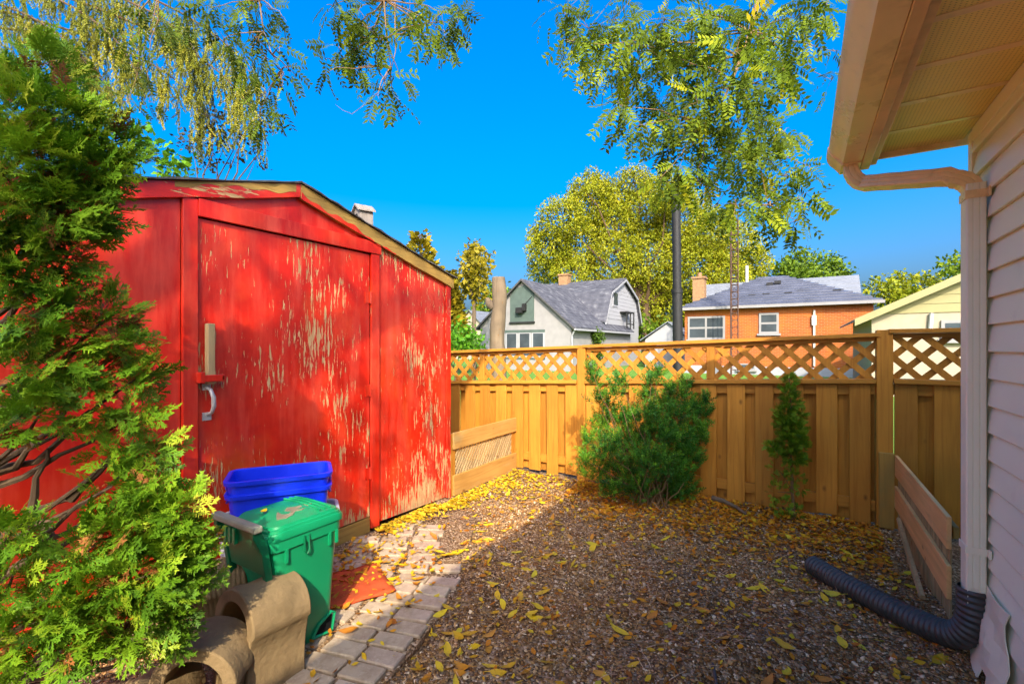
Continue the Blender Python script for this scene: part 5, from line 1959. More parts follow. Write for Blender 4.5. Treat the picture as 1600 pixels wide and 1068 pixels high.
def course_roof(name, ridge, eave, ya, yb_, rows, mat, parent, th=0.05):
    """roof slope as overlapping courses, each a thin step proud of the one above"""
    g_ = Geo()
    (rx, rz_), (ex, ez) = ridge, eave
    for k in range(rows):
        a0, a1 = k / rows, (k + 1) / rows
        x0_, z0_ = rx + (ex - rx) * a0, rz_ + (ez - rz_) * a0
        x1_, z1_ = rx + (ex - rx) * a1, rz_ + (ez - rz_) * a1
        P_ = [(x0_, z0_), (x1_, z1_), (x1_, z1_ + th + 0.025), (x0_, z0_ + th)]
        jj_ = random.uniform(-0.02, 0.02)
        g_.prism(P_, lambda a, b, d: (a, d, b), ya + jj_, yb_ + jj_)
    return g_.build(name, mat, parent)


course_roof('roof_slope', (XP, PH + 0.01), (XR + 0.28, EH - 0.24 + 0.01), Y0 - 0.25, YE + 0.1, 16, M['shingle'], wh_)
course_roof('roof_slope', (XP, PH + 0.01), (XL - 0.28, EH - 0.24 + 0.01), Y0 - 0.25, YE + 0.1, 16, M['shingle'], wh_)
for sg, xe in ((1, XR + 0.29), (-1, XL - 0.29)):
    g = Geo()
    g.prism([(XP, PH - 0.07), (xe, EH - 0.32), (xe, EH - 0.23), (XP, PH + 0.02)], lambda a, b, d: (a, d, b), Y0 - 0.28, Y0 - 0.252)
    g.build('verge_board', M['roof_dark'], wh_)
g = Geo()
g.box(XR + 0.24, XR + 0.36, Y0 - 0.2, YE, EH - 0.36, EH - 0.25)
g.build('gutter', M['white_paint'], wh_)
a, b = on_y(797, 503, Y0 - 0.06), on_y(834, 452, Y0 - 0.06)
g = Geo()
g.prism([(a.x, a.z), (b.x, a.z), (b.x, b.z), (b.x - 0.45, b.z + 0.35), (a.x + 0.3, b.z + 0.1), (a.x, b.z - 0.3)], lambda p, q, d: (p, d, q), Y0 - 0.06, Y0 - 0.002)
gb = g.build('window_board', M['green_board'], wh_)
g = Geo()
g.box(a.x - 0.05, b.x + 0.05, Y0 - 0.10, Y0 - 0.003, a.z - 0.10, a.z - 0.003)
g.build('sill', M['black_metal'], wh_)
fc = on_y(814, 483, Y0 - 0.2)
g = Geo()
g.box(fc.x - 0.30, fc.x + 0.12, Y0 - 0.34, Y0 - 0.06, fc.z - 0.22, fc.z + 0.10)
g.box(fc.x + 0.10, fc.x + 0.30, Y0 - 0.28, Y0 - 0.06, fc.z - 0.10, fc.z + 0.32)
g.tube([(fc.x + 0.2, Y0 - 0.1, fc.z + 0.3), (b.x - 0.1, Y0 - 0.075, b.z - 0.4)], 0.02, 5)
g.build('flood_light', M['black_metal'], wh_)
a, b = on_y(789, 560, Y0 - 0.05), on_y(851, 516, Y0 - 0.05)
g = Geo()
g.box(a.x, b.x, Y0 - 0.06, Y0 - 0.003, b.z - 0.10, b.z + 0.06)
g.box(a.x, b.x, Y0 - 0.05, Y0 - 0.003, a.z, a.z + 0.08)
wf = g.build('window_band', M['green_board'], wh_)
W3 = b.x - a.x
for k in range(3):
    x0 = a.x + 0.04 + k * W3 / 3
    g = Geo()
    g.box(x0, x0 + W3 / 3 - 0.05, Y0 - 0.045, Y0 - 0.002, a.z + 0.082, b.z - 0.103)
    w_ = g.build('window', M['white_paint'], wh_)
    g = Geo()
    g.box(x0 + 0.10, x0 + W3 / 3 - 0.15, Y0 - 0.052, Y0 - 0.046, a.z + 0.2, b.z - 0.16)
    g.build('pane', M['glass'], w_)
# downpipe, ivy and side door on the right wall
g = Geo()
g.tube([(XR + 0.25, Y0 - 0.1, EH - 0.35), (XR + 0.06, Y0 - 0.05, EH - 0.65), (XR + 0.06, Y0 - 0.05, 0)], 0.05, 6)
g.build('downpipe', M['white_paint'], wh_)
# gambrel part behind
GX, GYa, GYb = -11.15, 29.4, 37.0
gm = (GYa + GYb) / 2
gam = thing('gambrel_house', 'pale grey house with a gambrel roof end behind the white stucco house', 'house', (GX, gm, 0))
P_ = [(GYa, 0), (GYb, 0), (GYb, 3.3), (GYb - 0.9, 5.0), (gm, 6.15), (GYa + 0.9, 5.0), (GYa, 3.3)]
g = Geo()
g.prism(P_, lambda a, b, d: (d, a, b), GX - 6.5, GX)
g.build('wall', M['white_paint'], gam)
out = [(GYa - 0.3, 3.0), (GYa + 0.85, 5.08), (gm, 6.28), (GYb - 0.85, 5.08), (GYb + 0.3, 3.0)]
for k in range(4):
    (y0, z0), (y1, z1) = out[k], out[k + 1]
    g = Geo()
    for r_ in range(7):
        a0, a1 = r_ / 7, (r_ + 1) / 7
        q0, q1 = (y0 + (y1 - y0) * a0, z0 + (z1 - z0) * a0), (y0 + (y1 - y0) * a1, z0 + (z1 - z0) * a1)
        g.prism([q0, q1, (q1[0], q1[1] + 0.07), (q0[0], q0[1] + 0.10)], lambda a, b, d: (d, a, b), GX - 6.8, GX + 0.25)
    g.build('roof_slope', M['shingle'], gam)
    g = Geo()
    g.prism([(y0, z0 - 0.16), (y1, z1 - 0.16), (y1, z1 - 0.002), (y0, z0 - 0.002)], lambda a, b, d: (d, a, b), GX + 0.20, GX + 0.27)
    g.build('verge_board', M['white_paint'], gam)
pa, pb = on_x(957, 478, GX), on_x(964, 456, GX)
g = Geo()
g.box(GX + 0.001, GX + 0.06, pa.y, pb.y + 0.1, pa.z, pb.z)
w_ = g.build('window', M['white_paint'], gam)
g = Geo()
g.box(GX + 0.061, GX + 0.07, pa.y + 0.1, pb.y, pa.z + 0.1, pb.z - 0.1)
g.build('pane', M['glass'], w_)
for k in range(9):                             # lap lines of its siding
    z0 = 3.3 + k * 0.26
    hw = gm - GYa - 0.1 if z0 < 3.4 else (gm - GYa - 0.9 * (z0 - 3.3) / 1.7 if z0 < 5.0 else (gm - GYa - 0.9) * (6.15 - z0) / 1.15) - 0.08
    if hw > 0.2:
        g = Geo()
        g.prism([(0.0005, 0), (0.02, 0), (0.006, 0.25), (0.0005, 0.25)], lambda a, b, d: (GX + a, d, z0 + b), gm - hw, gm + hw)
        g.build('siding_board', M['white_paint'], gam)
ca_, zt = on_y(881, 441, 33), on_y(881, 431, 33).z
g = Geo()
g.box(ca_.x - 0.30, ca_.x + 0.45, 32.7, 33.3, 3.5, zt)
g.build('chimney', M['chimney_brick'], gam)
g = Geo()
g.box(ca_.x - 0.36, ca_.x + 0.51, 32.63, 33.37, zt + 0.003, zt + 0.12)
g.build('chimney_cap', M['chimney_brick'], gam)
# balcony frame at its side
g = Geo()
bp_ = on_x(985, 500, GX + 0.5)
zlo, zhi = on_x(985, 507, GX + 0.5).z, on_x(985, 489, GX + 0.5).z
for dy in (0, 0.8, 1.6):
    g.box(GX + 0.45, GX + 0.52, bp_.y - 0.8 + dy, bp_.y - 0.72 + dy, zlo - 0.3, zhi)
g.box(GX + 0.02, GX + 0.52, bp_.y - 0.9, bp_.y + 0.9, zhi, zhi + 0.09)
g.box(GX + 0.45, GX + 0.52, bp_.y - 0.8, bp_.y + 0.85, zlo, zlo + 0.07)
g.build('porch_frame', M['black_metal'], gam)

# ivy on the white house wall
ivy = on_x(930, 530, XR + 0.12)
leafy_tree('climbing_ivy', 'dark ivy climbing the side wall of the white stucco house', M['green_leaf'], (XR + 0.15, ivy.y, 0), 1.0,
           [(Vector((XR + 0.14, ivy.y + dy, h_)), 0.34) for dy, h_ in ((0, 1.9), (0.3, 1.4), (-0.3, 1.2), (0.1, 0.8), (-0.2, 2.15), (0.5, 2.0), (0.6, 0.9))], 0.14, 220, cat='plant', tr_r=0.04, shell=0.1, bias=0.15)

# far grey roofed house at the left
p0 = on_y(735, 505, 40)
fh = thing('far_house', 'distant low house with a brown grey roof behind the sparse conifer', 'house', (p0.x, 40, 0))
g = Geo()
zt = at_z(750, 478, 44).z
g.prism([(p0.x - 3, 0), (p0.x + 2.8, 0), (p0.x + 2.8, 2.6), (p0.x, zt), (p0.x - 3, 2.6)], lambda a, b, d: (a, d, b), 40, 47)
g.build('wall', M['block_wall'], fh)
course_roof('roof_slope', (p0.x, zt + 0.02), (p0.x + 3.1, 2.4), 39.7, 47.2, 8, M['roof_pale'], fh)
course_roof('roof_slope', (p0.x, zt + 0.02), (p0.x - 3.3, 2.4), 39.7, 47.2, 8, M['roof_pale'], fh)
g = Geo()
g.box(p0.x + 0.6, p0.x + 1.9, 39.95, 39.999, 1.1, 2.1)
w_ = g.build('window', M['white_paint'], fh)
g = Geo()
g.box(p0.x + 0.7, p0.x + 1.8, 39.93, 39.949, 1.2, 2.0)
g.build('pane', M['glass'], w_)

# small white shed seen between the houses
p0 = on_y(1037, 520, 31)
ws = thing('white_shed', 'small white shed with a pale peaked roof left of the black pole', 'shed', (p0.x, 31, 0))
z1, z2 = at_z(1037, 531, 34.5).z, at_z(1043, 508, 34.5).z
g = Geo()
g.prism([(p0.x - 1.2, 0), (p0.x + 1.5, 0), (p0.x + 1.5, z1), (p0.x + 0.3, z2), (p0.x - 1.2, z1)], lambda a, b, d: (a, d, b), 31, 33.4)
g.build('wall', M['white_paint'], ws)
course_roof('roof_slope', (p0.x + 0.3, z2 + 0.02), (p0.x + 1.75, z1 - 0.1), 30.8, 33.6, 5, M['roof_pale'], ws)
course_roof('roof_slope', (p0.x + 0.3, z2 + 0.02), (p0.x - 1.5, z1 - 0.1), 30.8, 33.6, 5, M['roof_pale'], ws)
g = Geo()
g.box(p0.x - 0.3, p0.x + 0.6, 30.95, 30.999, 0, z1 - 0.15)
g.build('door', M['stucco'], ws)

# ---- orange brick bungalow
BY = 26.1
bxl, bxr = on_y(1070, 520, BY).x, on_y(1365, 520, BY).x
be = 3.42
br = thing('brick_bungalow', 'orange brick bungalow with blue grey hipped metal roof', 'house', ((bxl + bxr) / 2, BY, 0))
g = Geo()
g.box(bxl, bxr, BY, BY + 9, 0.42, be)
g.build('wall', M['brick'], br)
g = Geo()
g.box(bxl - 0.03, bxr + 0.03, BY - 0.03, BY + 9.03, 0, 0.418)
g.build('foundation', M['white_paint'], br)
ap = on_y(1207, 432, BY + 4.2)
ov = 0.30
eL, eR, eF, eB = bxl - ov, bxr + ov, BY - ov, BY + 9 + ov
apx, apy, apz = ap.x, BY + 4.2, ap.z
rdg = 0.5
rows = 12
g = Geo()
for k in range(rows):
    t0, t1 = k / rows, (k + 1) / rows

    def rg(t_, up_):
        xa = eL + (apx - rdg - eL) * t_
        xb = eR + (apx + rdg - eR) * t_
        yf = eF + (apy - eF) * t_
        yb2 = eB + (apy + 0.6 - eB) * t_
        z_ = be + 0.02 + (apz - be) * t_ + up_
        return [(xa, yf, z_), (xb, yf, z_), (xb, yb2, z_), (xa, yb2, z_)]
    g.loft([rg(t0, 0.0), rg(t0, 0.085), rg(t1, 0.004)], cap0=(k == 0), cap1=(k == rows - 1))
rf_ = g.build('roof', M['roof_slate'], br)
rf_['kind'] = 'stuff'
g = Geo()
g.box(eL - 0.06, eR + 0.06, eF - 0.10, eF - 0.002, be - 0.10, be + 0.03)
g.build('gutter', M['stucco'], br)
g = Geo()
g.box(eL, eR, eF, BY - 0.002, be - 0.03, be - 0.012)
g.build('soffit', M['white_paint'], br)
# snow guards standing on the metal roof
for (px, py) in ((1175, 463), (1197, 461), (1213, 459), (1232, 459), (1250, 457), (1285, 459), (1308, 455), (1203, 444), (1215, 441)):
    q = on_y(px, py, BY + 1.6)
    g = Geo()
    t_ = (q.z - be) / (apz - be)
    yy = eF + (apy - eF) * t_
    q = on_y(px, py, yy)
    g.box(q.x - 0.16, q.x + 0.16, yy - 0.10, yy + 0.1, q.z - 0.06, q.z + 0.09)
    g.build('roof_vent', M['black_metal'], br)


def far_window(px0, py0, px1, py1, Y, parent, cols=1, sash=True, fr=0.10):
    a_, b_ = on_y(px0, py1, Y), on_y(px1, py0, Y)
    g_ = Geo()
    g_.box(a_.x, b_.x, Y - 0.06, Y - 0.002, a_.z, b_.z)
    w = g_.build('window', M['stucco'], parent)
    cw = (b_.x - a_.x - fr) / cols
    for c in range(cols):
        for s_ in range(2 if sash else 1):
            hz_ = (b_.z - a_.z - fr) / (2 if sash else 1)
            g_ = Geo()
            g_.box(a_.x + fr + c * cw, a_.x + (c + 1) * cw, Y - 0.07, Y - 0.061, a_.z + fr + s_ * hz_, a_.z + (s_ + 1) * hz_ - (0.0 if s_ else 0.0))
            g_.build('pane', M['glass'], w)
    g_ = Geo()
    g_.box(a_.x - 0.08, b_.x + 0.08, Y - 0.13, Y - 0.004, a_.z - 0.10, a_.z - 0.003)
    g_.build('sill', M['stucco'], w)
    return w


far_window(1075, 493, 1133, 530, BY, br, 2)
far_window(1186, 488, 1217, 521, BY, br, 1)
far_window(1153, 568, 1180, 576.5, BY - 0.03, br, 1, False, 0.06)
q = on_y(1272, 500, BY)
g = Geo()
g.tube([(q.x, BY - 0.07, be - 0.3), (q.x, BY - 0.07, 0.5)], 0.045, 8)
g.box(q.x - 0.09, q.x + 0.09, BY - 0.12, BY - 0.02, be - 1.0, be - 0.55)
g.build('service_pipe', M['grey_pipe'], br)
q = on_y(1093, 450, BY + 6)
g = Geo()
zt = on_y(1093, 436, BY + 6).z
g.box(q.x - 0.35, q.x + 0.35, BY + 5.6, BY + 6.4, be, zt)
chm = g.build('chimney', M['chimney_brick'], br)
g = Geo()
g.box(q.x - 0.42, q.x + 0.42, BY + 5.53, BY + 6.47, zt + 0.002, zt + 0.12)
g.tube([(q.x, BY + 6, zt + 0.1), (q.x, BY + 6, zt + 0.4)], 0.14, 10)
g.build('chimney_cap', M['chimney_brick'], chm)
# pale roofed house behind it
PY_ = 37
pl_, pr_ = on_y(1092, 470, PY_), on_y(1350, 445, PY_)
bh_ = thing('rear_house', 'house with a long pale grey roof behind the brick bungalow', 'house', ((pl_.x + pr_.x) / 2, PY_, 0))
zr = on_y(1340, 430, PY_ + 3).z
g = Geo()
g.box(pl_.x, pr_.x - 0.3, PY_ + 0.4, PY_ + 6, 0, 3.4)
g.build('wall', M['white_paint'], bh_)
for sg in (0, 1):
    g = Geo()
    for k in range(9):
        a0, a1 = k / 9, (k + 1) / 9
        ye, yr = (PY_ - 0.2, PY_ + 3.2) if sg == 0 else (PY_ + 6.6, PY_ + 3.2)
        y0_, y1_ = yr + (ye - yr) * a0, yr + (ye - yr) * a1
        z0_, z1_ = zr + (3.3 - zr) * a0, zr + (3.3 - zr) * a1
        g.prism([(y0_, z0_), (y1_, z1_), (y1_, z1_ + 0.09), (y0_, z0_ + 0.06)], lambda a, b, d: (d, a, b), pl_.x - 0.5, pr_.x)
    g.build('roof_slope', M['roof_pale'], bh_)

# ---- cream garage at the right
GY = 17.0
gl = on_y(1362, 490, GY)
ga = thing('cream_garage', 'cream sided garage gable half hidden behind the white sided house', 'garage', (gl.x + 2.5, GY, 0))
slope = 0.50
ez = 2.36
gw = 6.4
g = Geo()
g.box(gl.x, gl.x + gw, GY, GY + 6, 0, ez)
g.build('wall', M['block_wall'], ga)
zz = ez + 0.003
k = 0
while zz < ez + gw / 2 * slope:
    hw0 = gw / 2 - (zz - ez) / slope
    hw1 = max(0.02, gw / 2 - (zz + 0.24 - ez) / slope)
    mid = gl.x + gw / 2
    g = Geo()
    g.prism([(mid - hw0, zz), (mid + hw0, zz), (mid + hw1, zz + 0.24), (mid - hw1, zz + 0.24)], lambda a, b, d: (a, GY + d - 0.01 * 0, b), -0.012, 0.3)
    b_ = g.build('siding_board', M['cream'], ga)
    g = Geo()
    g.box(mid - hw0 + 0.02, mid + hw0 - 0.02, GY - 0.026, GY - 0.0125, zz, zz + 0.018)
    g.build('siding_lap', M['cream'], ga)
    zz += 0.243
for sg in (-1, 1):
    mid = gl.x + gw / 2
    xe = mid + sg * (gw / 2 + 0.42)
    ze = ez - 0.42 * slope
    zp = ez + gw / 2 * slope
    g = Geo()
    g.prism([(mid, zp + 0.003), (xe, ze + 0.003), (xe, ze + 0.07), (mid, zp + 0.07)], lambda a, b, d: (a, d, b), GY - 0.28, GY + 6.2)
    g.build('roof_slope', M['roof_pale'], ga)
    g = Geo()
    g.prism([(mid, zp - 0.13), (xe, ze - 0.13), (xe, ze + 0.075), (mid, zp + 0.075)], lambda a, b, d: (a, d, b), GY - 0.31, GY - 0.282)
    g.build('verge_board', M['cream'], ga)
far_window(1470, 499, 1530, 530, GY, ga, 1, False, 0.08)
q = on_y(1455, 490, GY)
g = Geo()
g.tube([(q.x, GY - 0.06, ez - 0.02), (q.x - 0.03, GY - 0.06, ez - 0.45)], 0.05, 6)
g.build('vent_pipe', M['grey_pipe'], ga)

# ---- black pole, radio tower, pale pipe
pz = 15.0
p0 = at_z(1060, 545, pz)
pole = thing('black_pole', 'tall plain black metal pole standing beyond the fence', 'pole', (p0.x, p0.y, 0))
tz_ = at_z(1055, 298, pz).z
g = Geo()
lean = at_z(1056, 298, pz)
for zz0, zz1, rr in ((0, at_z(1060, 455, pz).z, 0.155), (at_z(1060, 455, pz).z, tz_, 0.135)):
    def pa_(z_):
        k_ = z_ / tz_
        return (p0.x + (lean.x - p0.x) * k_, p0.y + (lean.y - p0.y) * k_, z_)
    g.tube([pa_(zz0), pa_(zz1)], rr, 16)
g.build('shaft', M['black_metal'], pole, smooth=40)
g = Geo()
zc = at_z(1060, 455, pz).z
g.tube([pa_(zc - 0.06), pa_(zc + 0.06)], 0.175, 16)
g.build('collar', M['black_metal'], pole, smooth=40)
g = Geo()
g.tube([pa_(tz_ - 0.02), pa_(tz_ + 0.05)], 0.150, 16)
g.build('cap', M['black_metal'], pole, smooth=40)

rz_ = 22.5
p0 = at_z(1146, 545, rz_)
tower = thing('radio_tower', 'slim rusty lattice radio tower rising in front of the brick bungalow', 'tower', (p0.x, p0.y, 0))
tt = at_z(1146, 330, rz_).z
cs = []
for k in range(3):
    a = R(90 + 120 * k) + AX
    cs.append((p0.x + 0.20 * math.cos(a), p0.y + 0.20 * math.sin(a)))
for x_, y_ in cs:
    g = Geo()
    g.tube([(x_, y_, 0), (x_, y_, tt)], 0.030, 5)
    g.build('leg', M['rust_metal'], tower)
zz = 0.3
while zz < tt:
    g = Geo()
    for k in range(3):
        a, b = cs[k], cs[(k + 1) % 3]
        g.tube([(a[0], a[1], zz), (b[0], b[1], zz)], 0.020, 4)
        g.tube([(a[0], a[1], zz), (b[0], b[1], min(tt, zz + 0.34))], 0.010, 4)
    g.build('brace', M['rust_metal'], tower)
    zz += 0.34
p0 = at_z(1167, 440, 34)
pp = thing('vent_stack', 'thin pale pipe sticking up behind the bungalow roof, right of the radio tower', 'pipe', (p0.x, p0.y, 0))
g = Geo()
g.tube([(p0.x, p0.y, 0), (p0.x, p0.y, at_z(1167, 415, 34).z)], 0.10, 8)
g.build('pipe', M['grey_pipe'], pp, smooth=True)

# ================================================================== ON THE GROUND
# ---- mulch chips
n = 85000
px_ = rng.uniform(-2.8, 0.66, n)
py_ = rng.uniform(0.75, 4.62, n)
keep = rng.random(n) < 0.40 + 0.60 * (0.5 + 0.5 * np.sin(px_ * 5.1 + 1.8 * np.sin(py_ * 3.7)) * np.cos(py_ * 4.6 - px_ * 2.0))
jx = np.array([(x, y, a) for x, y, a in _w])
for x, y, a in _w:
    dx, dy = px_ - x, py_ - y
    al, ac = dx * math.cos(a) + dy * math.sin(a), -dx * math.sin(a) + dy * math.cos(a)
    keep &= ~((np.abs(al) < 0.13) & (ac > -0.40) & (ac < 0.62) & (rng.random(n) > 0.05))
px_, py_ = px_[keep], py_[keep]
n = len(px_)
pos = np.stack([px_, py_, ground_h(px_, py_) + rng.uniform(0.001, 0.008, n)], 1)
d = rand_dirs(n) * np.array([[1, 1, 0.35]])
tv = np.array([(-0.5, 0, 0), (0.5, 0, 0.05), (0.42, 1, 0.02), (-0.38, 1.05, 0), (-0.42, 0.05, -0.3), (0.4, 0.05, -0.3), (0.4, 0.95, -0.3), (-0.4, 0.95, -0.3)], float) - np.array([0, 0.5, 0])
tf = np.array([(0, 1, 2, 3), (0, 4, 5, 1), (1, 5, 6, 2), (2, 6, 7, 3), (3, 7, 4, 0)])
clus = 0.5 + 0.5 * np.sin(px_ * 2.1 + 1.3 * np.sin(py_ * 1.7)) * np.cos(py_ * 2.6 + px_)
tint = np.clip(rng.beta(1.3, 2.4, n) * 0.85 + 0.22 * (clus - 0.5), 0, 1)
tint = np.where(rng.random(n) < 0.06, 0.95, tint)
V, F, T = scatter(tv, tf, pos, frames(d, np.array([[0, 0, 1.0]]) + rng.normal(0, 0.35, (n, 3))), rng.gamma(3.0, 0.0024, n) + 0.0025, tint)
ch = put('mulch_chips', np_mesh('mulch_chips', V, F, M['chips'], T))
tag(ch, 'loose brown wood chips and grit covering the yard floor', 'mulch', kind='stuff')


# ---- fallen leaves: the larger ones singly
def leaf_mesh(seed, L, Wd, mat, curl):
    r = random.Random(seed)
    vs, fs = [], []
    n_ = 6
    for i in range(n_ + 1):
        t_ = i / n_
        w = Wd * math.sin(math.pi * min(1, t_ * 0.96 + 0.04)) ** 0.8 * (1 - 0.25 * t_)
        if i == n_:
            w = 0.001
        zc_ = curl * L * (t_ - 0.5) ** 2 * 1.6
        e = curl * w * r.uniform(0.3, 1.1)
        bend = 0.08 * L * math.sin(t_ * 3 + seed)
        vs += [(-w + bend, (t_ - 0.5) * L, zc_ + e), (bend, (t_ - 0.5) * L, zc_), (w + bend, (t_ - 0.5) * L, zc_ + e * r.uniform(0.5, 1.2))]
    for i in range(n_):
        b = i * 3
        fs += [(b, b + 1, b + 4, b + 3), (b + 1, b + 2, b + 5, b + 4)]
    b = len(vs)
    vs += [(-0.0012, -0.5 * L, curl * L * 0.4), (0.0012, -0.5 * L, curl * L * 0.4), (0.001 + 0.006, -0.5 * L - 0.024, curl * L * 0.4 + 0.004), (-0.001 + 0.006, -0.5 * L - 0.024, curl * L * 0.4 + 0.004)]
    fs.append((b, b + 1, b + 2, b + 3))
    g_ = Geo()
    g_.add(vs, fs)
    return g_.mesh('fallen_leaf', mat, smooth=True)


YL = [leaf_mesh(k, 0.058 + 0.008 * (k % 3), 0.0150 + 0.003 * (k % 2), M['leaf_yellow'], 0.18 + 0.12 * k / 5) for k in range(6)]
OL = [leaf_mesh(20 + k, 0.052 + 0.008 * (k % 3), 0.014 + 0.003 * (k % 2), M['leaf_orange'], 0.35 + 0.15 * k / 5) for k in range(5)]
placed = []


def drop_leaf(x, y, kind, h=None, label=None, group=None):
    onp = on_path(x, y)
    z_ = (gz(x, y) + 0.010 if not onp else 0.042) if h is None else h
    o = put('fallen_leaf', random.choice(YL if kind == 'y' else OL), None, Vector((x, y, z_)), (random.gauss(0, 0.22), random.gauss(0, 0.22), random.uniform(0, 6.28)))
    s_ = random.uniform(0.85, 1.5)
    o.scale = (s_, s_, s_)
    if label is None:
        w_ = 'yellow' if kind == 'y' else 'orange brown'
        if onp:
            pl = 'on the paved path ' + ('near the red mat' if y < 2.2 else 'near the shed corner')
        elif y > 3.95:
            pl = 'at the foot of the fence ' + ('left of the yew bush' if x < -1.55 else ('below the yew bush' if x < -0.85 else ('between yew bush and young cedar' if x < -0.2 else 'right of the young cedar')))
        elif x < -1.88:
            pl = 'in the sunlit strip of mulch by the shed'
        elif x > -0.25 and y > 2.2:
            pl = 'on the mulch beside the black drain hose'
        elif y < 1.75:
            pl = 'on the mulch at the bottom edge of the picture'
        elif x < -1.25:
            pl = 'on the shaded mulch next to the paved path'
        elif y < 2.7:
            pl = 'on the open mulch in the middle of the yard'
        else:
            pl = 'on the open mulch in front of the yew bush'
        label, group = w_ + ' fallen leaf ' + pl, w_ + ' leaves ' + pl
    tag(o, label, 'leaf', group)
    placed.append((x, y))
    return o


spots = [(823, 735), (835, 905), (860, 868), (912, 888), (856, 963), (955, 967), (843, 872), (872, 822), (880, 875), (895, 887), (925, 862), (985, 840), (1037, 838), (1040, 847), (1022, 858), (1045, 898), (1118, 872), (1113, 895), (1142, 897), (1175, 915), (1195, 920), (1228, 1020), (955, 930), (1062, 952), (850, 1035), (965, 980), (988, 1042), (945, 1068), (700, 1020), (655, 1043), (640, 1025), (705, 1045), (765, 1040), (795, 1045), (690, 962), (680, 945), (640, 955), (656, 975), (700, 990), (725, 880), (703, 870), (728, 850), (745, 852), (752, 830), (740, 808), (757, 842), (700, 895), (715, 865), (806, 865), (818, 870), (790, 880), (815, 930), (770, 918), (775, 955), (852, 875), (868, 868), (642, 790), (690, 800), (675, 815), (610, 890), (560, 990), (540, 870), (575, 862), (1400, 990), (1470, 1048), (1475, 1045), (1320, 930), (1330, 958), (1318, 1012), (1310, 992), (1345, 1015), (1372, 1008), (1290, 942), (1300, 937), (1232, 925), (1218, 905), (1325, 865), (1342, 870), (1390, 850), (1420, 905), (1425, 930), (1255, 835), (1210, 838), (1160, 820), (1140, 838), (1150, 865), (1215, 878), (1240, 885), (1395, 905)]
for px, py in spots:
    p_ = gnd(px, py)
    drop_leaf(p_.x + random.uniform(-0.01, 0.01), p_.y + random.uniform(-0.01, 0.01), 'y')
tries = 0
cnt = {'y': len(spots), 'o': 0}
while (cnt['y'] < 165 or cnt['o'] < 130) and tries < 6000:
    tries += 1
    px, py = random.uniform(480, 1500), random.uniform(745, 1066)
    dens = 0.10 + 0.9 * max(0, (860 - py) / 110) if px > 850 else 0.28
    if random.random() > dens * (0.35 if py > 900 else 1):
        continue
    p_ = gnd(px, py)
    if not (-2.78 < p_.x < 0.55 and p_.y < 4.6) or min((abs(p_.x - a) + abs(p_.y - b) for a, b in placed), default=9) < 0.045:
        continue
    if (p_.x - cc.x) ** 2 + (p_.y - cc.y) ** 2 < 0.06:
        continue
    kind = 'o' if (px > 880 and random.random() < 0.6) or random.random() < 0.45 else 'y'
    if cnt['y' if kind == 'y' else 'o'] >= (165 if kind == 'y' else 130):
        continue
    cnt[kind] += 1
    drop_leaf(p_.x, p_.y, kind)
lid_leaf = drop_leaf(cc.x - 0.03, cc.y - 0.10, 'y', CH + 0.066, 'single yellow leaf lying on the green cart lid', 'leaf on the cart')
lid_leaf.rotation_euler = (0.0, 0.05, R(35))
del lid_leaf['group']

# the drifts of small leaves along fence and shed
n = 8600
xs, ys, ts = [], [], []
for k in range(n):
    r_ = random.random()
    if r_ < 0.58:                              # along the fence, orange brown
        x = random.uniform(-2.0, 0.5)
        y = 4.64 - abs(random.gauss(0, 0.38)) * (1.3 if x > -1.6 else 0.7)
        t_ = random.betavariate(1.3, 2.4)
    elif r_ < 0.79:                            # along shed and low screen, yellow
        y = random.uniform(2.5, 4.6)
        x = -2.80 + abs(random.gauss(0, 0.10 + 0.42 * max(0, y - 3.5)))
        t_ = 0.55 + 0.45 * random.random()
    elif r_ < 0.83:                            # by the cart and mat
        x, y = -2.45 + random.gauss(0, 0.2), 2.0 + random.gauss(0, 0.25)
        t_ = random.betavariate(2, 2)
    else:
        x, y = random.uniform(-2.4, 0.55), random.uniform(1.0, 4.4)
        t_ = random.betavariate(1.2, 1.2)
    if -2.82 < x < 0.56 and 0.9 < y < 4.66:
        xs.append(x)
        ys.append(y)
        ts.append(t_)
xs, ys, ts = np.array(xs), np.array(ys), np.array(ts)
n = len(xs)
hz_ = np.array([0.036 if on_path(a, b) else gz(a, b) + 0.006 for a, b in zip(xs, ys)]) + rng.uniform(0, 0.012, n)
tv = np.array([(0, -0.5, 0.12), (0.26, -0.1, 0.12), (0.18, 0.25, 0.10), (0, 0.5, 0.16), (-0.18, 0.25, 0.1), (-0.26, -0.1, 0.12), (0, 0.05, 0.0)], float)
tf = np.array([(0, 1, 6, 5), (1, 2, 3, 6), (6, 3, 4, 5)])
d = rand_dirs(n) * np.array([[1, 1, 0.25]])
V, F, T = scatter(tv, tf, np.stack([xs, ys, hz_], 1), frames(d, np.array([[0, 0, 1.0]]) + rng.normal(0, 0.35, (n, 3))), rng.uniform(0.022, 0.052, n), ts)
lit = put('leaf_litter', np_mesh('leaf_litter', V, F, M['litter'], T))
tag(lit, 'drift of small orange and yellow leaves along the fence and shed', 'leaf litter', kind='stuff')

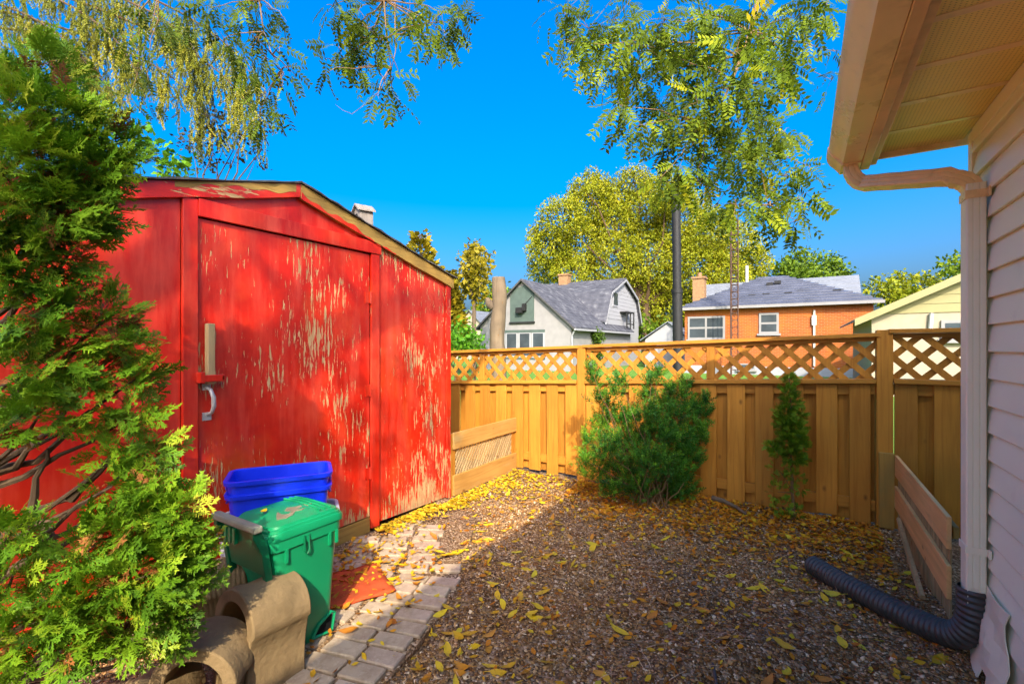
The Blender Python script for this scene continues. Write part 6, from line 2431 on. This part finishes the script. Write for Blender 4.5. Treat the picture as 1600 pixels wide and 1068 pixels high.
# fine twigs and pine straw
n = 900
tx, ty = rng.uniform(-2.3, 0.6, n), rng.uniform(1.0, 4.5, n)
ok = np.array([not on_path(a, b) or random.random() < 0.2 for a, b in zip(tx, ty)])
tx, ty = tx[ok], ty[ok]
n = len(tx)
tv = np.array([(-0.012, -0.5, 0), (0.012, -0.5, 0), (0.03, 0, 0.05), (0.008, 0, 0.05), (0.0, 0.5, 0.0), (-0.012, 0.5, 0)], float)
tf = np.array([(0, 1, 2, 3), (3, 2, 4, 5)])
d = rand_dirs(n) * np.array([[1, 1, 0.15]])
V, F, T = scatter(tv, tf, np.stack([tx, ty, ground_h(tx, ty) + 0.012], 1), frames(d, np.tile([[0, 0, 1.0]], (n, 1))), rng.uniform(0.04, 0.13, n), rng.uniform(0.3, 0.9, n))
tw = put('twig_litter', np_mesh('twig_litter', V, F, M['chips'], T))
tag(tw, 'thin dry twigs and stalks scattered over the mulch', 'twigs', kind='stuff')


def branch(label, pix, r0, side=None):
    pts = []
    for px, py, h_ in pix:
        p_ = gnd(px, py, h_)
        pts.append(Vector((p_.x, p_.y, gz(p_.x, p_.y) + h_ + r0)))
    g_ = Geo()
    n_ = len(pts)
    g_.tube(pts, [r0 * (1 - 0.5 * k / (n_ - 1)) for k in range(n_)], 7)
    if side:
        p_ = gnd(side[0], side[1], side[2])
        g_.tube([pts[n_ // 2], Vector((p_.x, p_.y, gz(p_.x, p_.y) + side[2] + 0.005))], [r0 * 0.6, r0 * 0.3], 6)
    o = g_.build('fallen_branch', M['grey_bark'] if r0 > 0.012 else M['twig'], smooth=True)
    return tag(o, label, 'branch')


branch('thick pale fallen branch lying at the foot of the fence right of the yew bush', [(1112, 789, 0.02), (1130, 792, 0.02), (1150, 799, 0.01), (1166, 808, 0.005)], 0.022)
branch('forked thin twig on the mulch right below the yew bush', [(1018, 788, 0.06), (1035, 802, 0.03), (1028, 812, 0.01), (1014, 820, 0.0)], 0.007, (1022, 806, 0.02))
branch('pale stick lying across the edge of the sunlit strip', [(714, 866, 0.004), (730, 862, 0.006), (745, 860, 0.003)], 0.007)
branch('straight yellowish stalk lying on the open mulch', [(965, 926, 0.002), (990, 927, 0.004), (1022, 930, 0.002)], 0.0035)
branch('long thin stick near the bottom centre pointing to the black edging', [(968, 996, 0.004), (1040, 1012, 0.006), (1112, 1032, 0.004)], 0.005)
branch('long thin twig lying right of the paved path', [(640, 935, 0.006), (745, 945, 0.006), (780, 975, 0.006)], 0.004)
g = Geo()
p1, p2 = gnd(1112, 1034), gnd(1120, 1075)
g.tube([Vector((p1.x, p1.y, 0.012)), Vector(((p1.x + p2.x) / 2, (p1.y + p2.y) / 2, 0.016)), Vector((p2.x, p2.y, 0.012)), Vector((p2.x + 0.05, p2.y - 0.12, 0.008))], 0.0075, 8)
o = g.build('edging_strip', M['hose'], smooth=True)
tag(o, 'short piece of black plastic edging sticking out of the mulch at the bottom', 'edging')
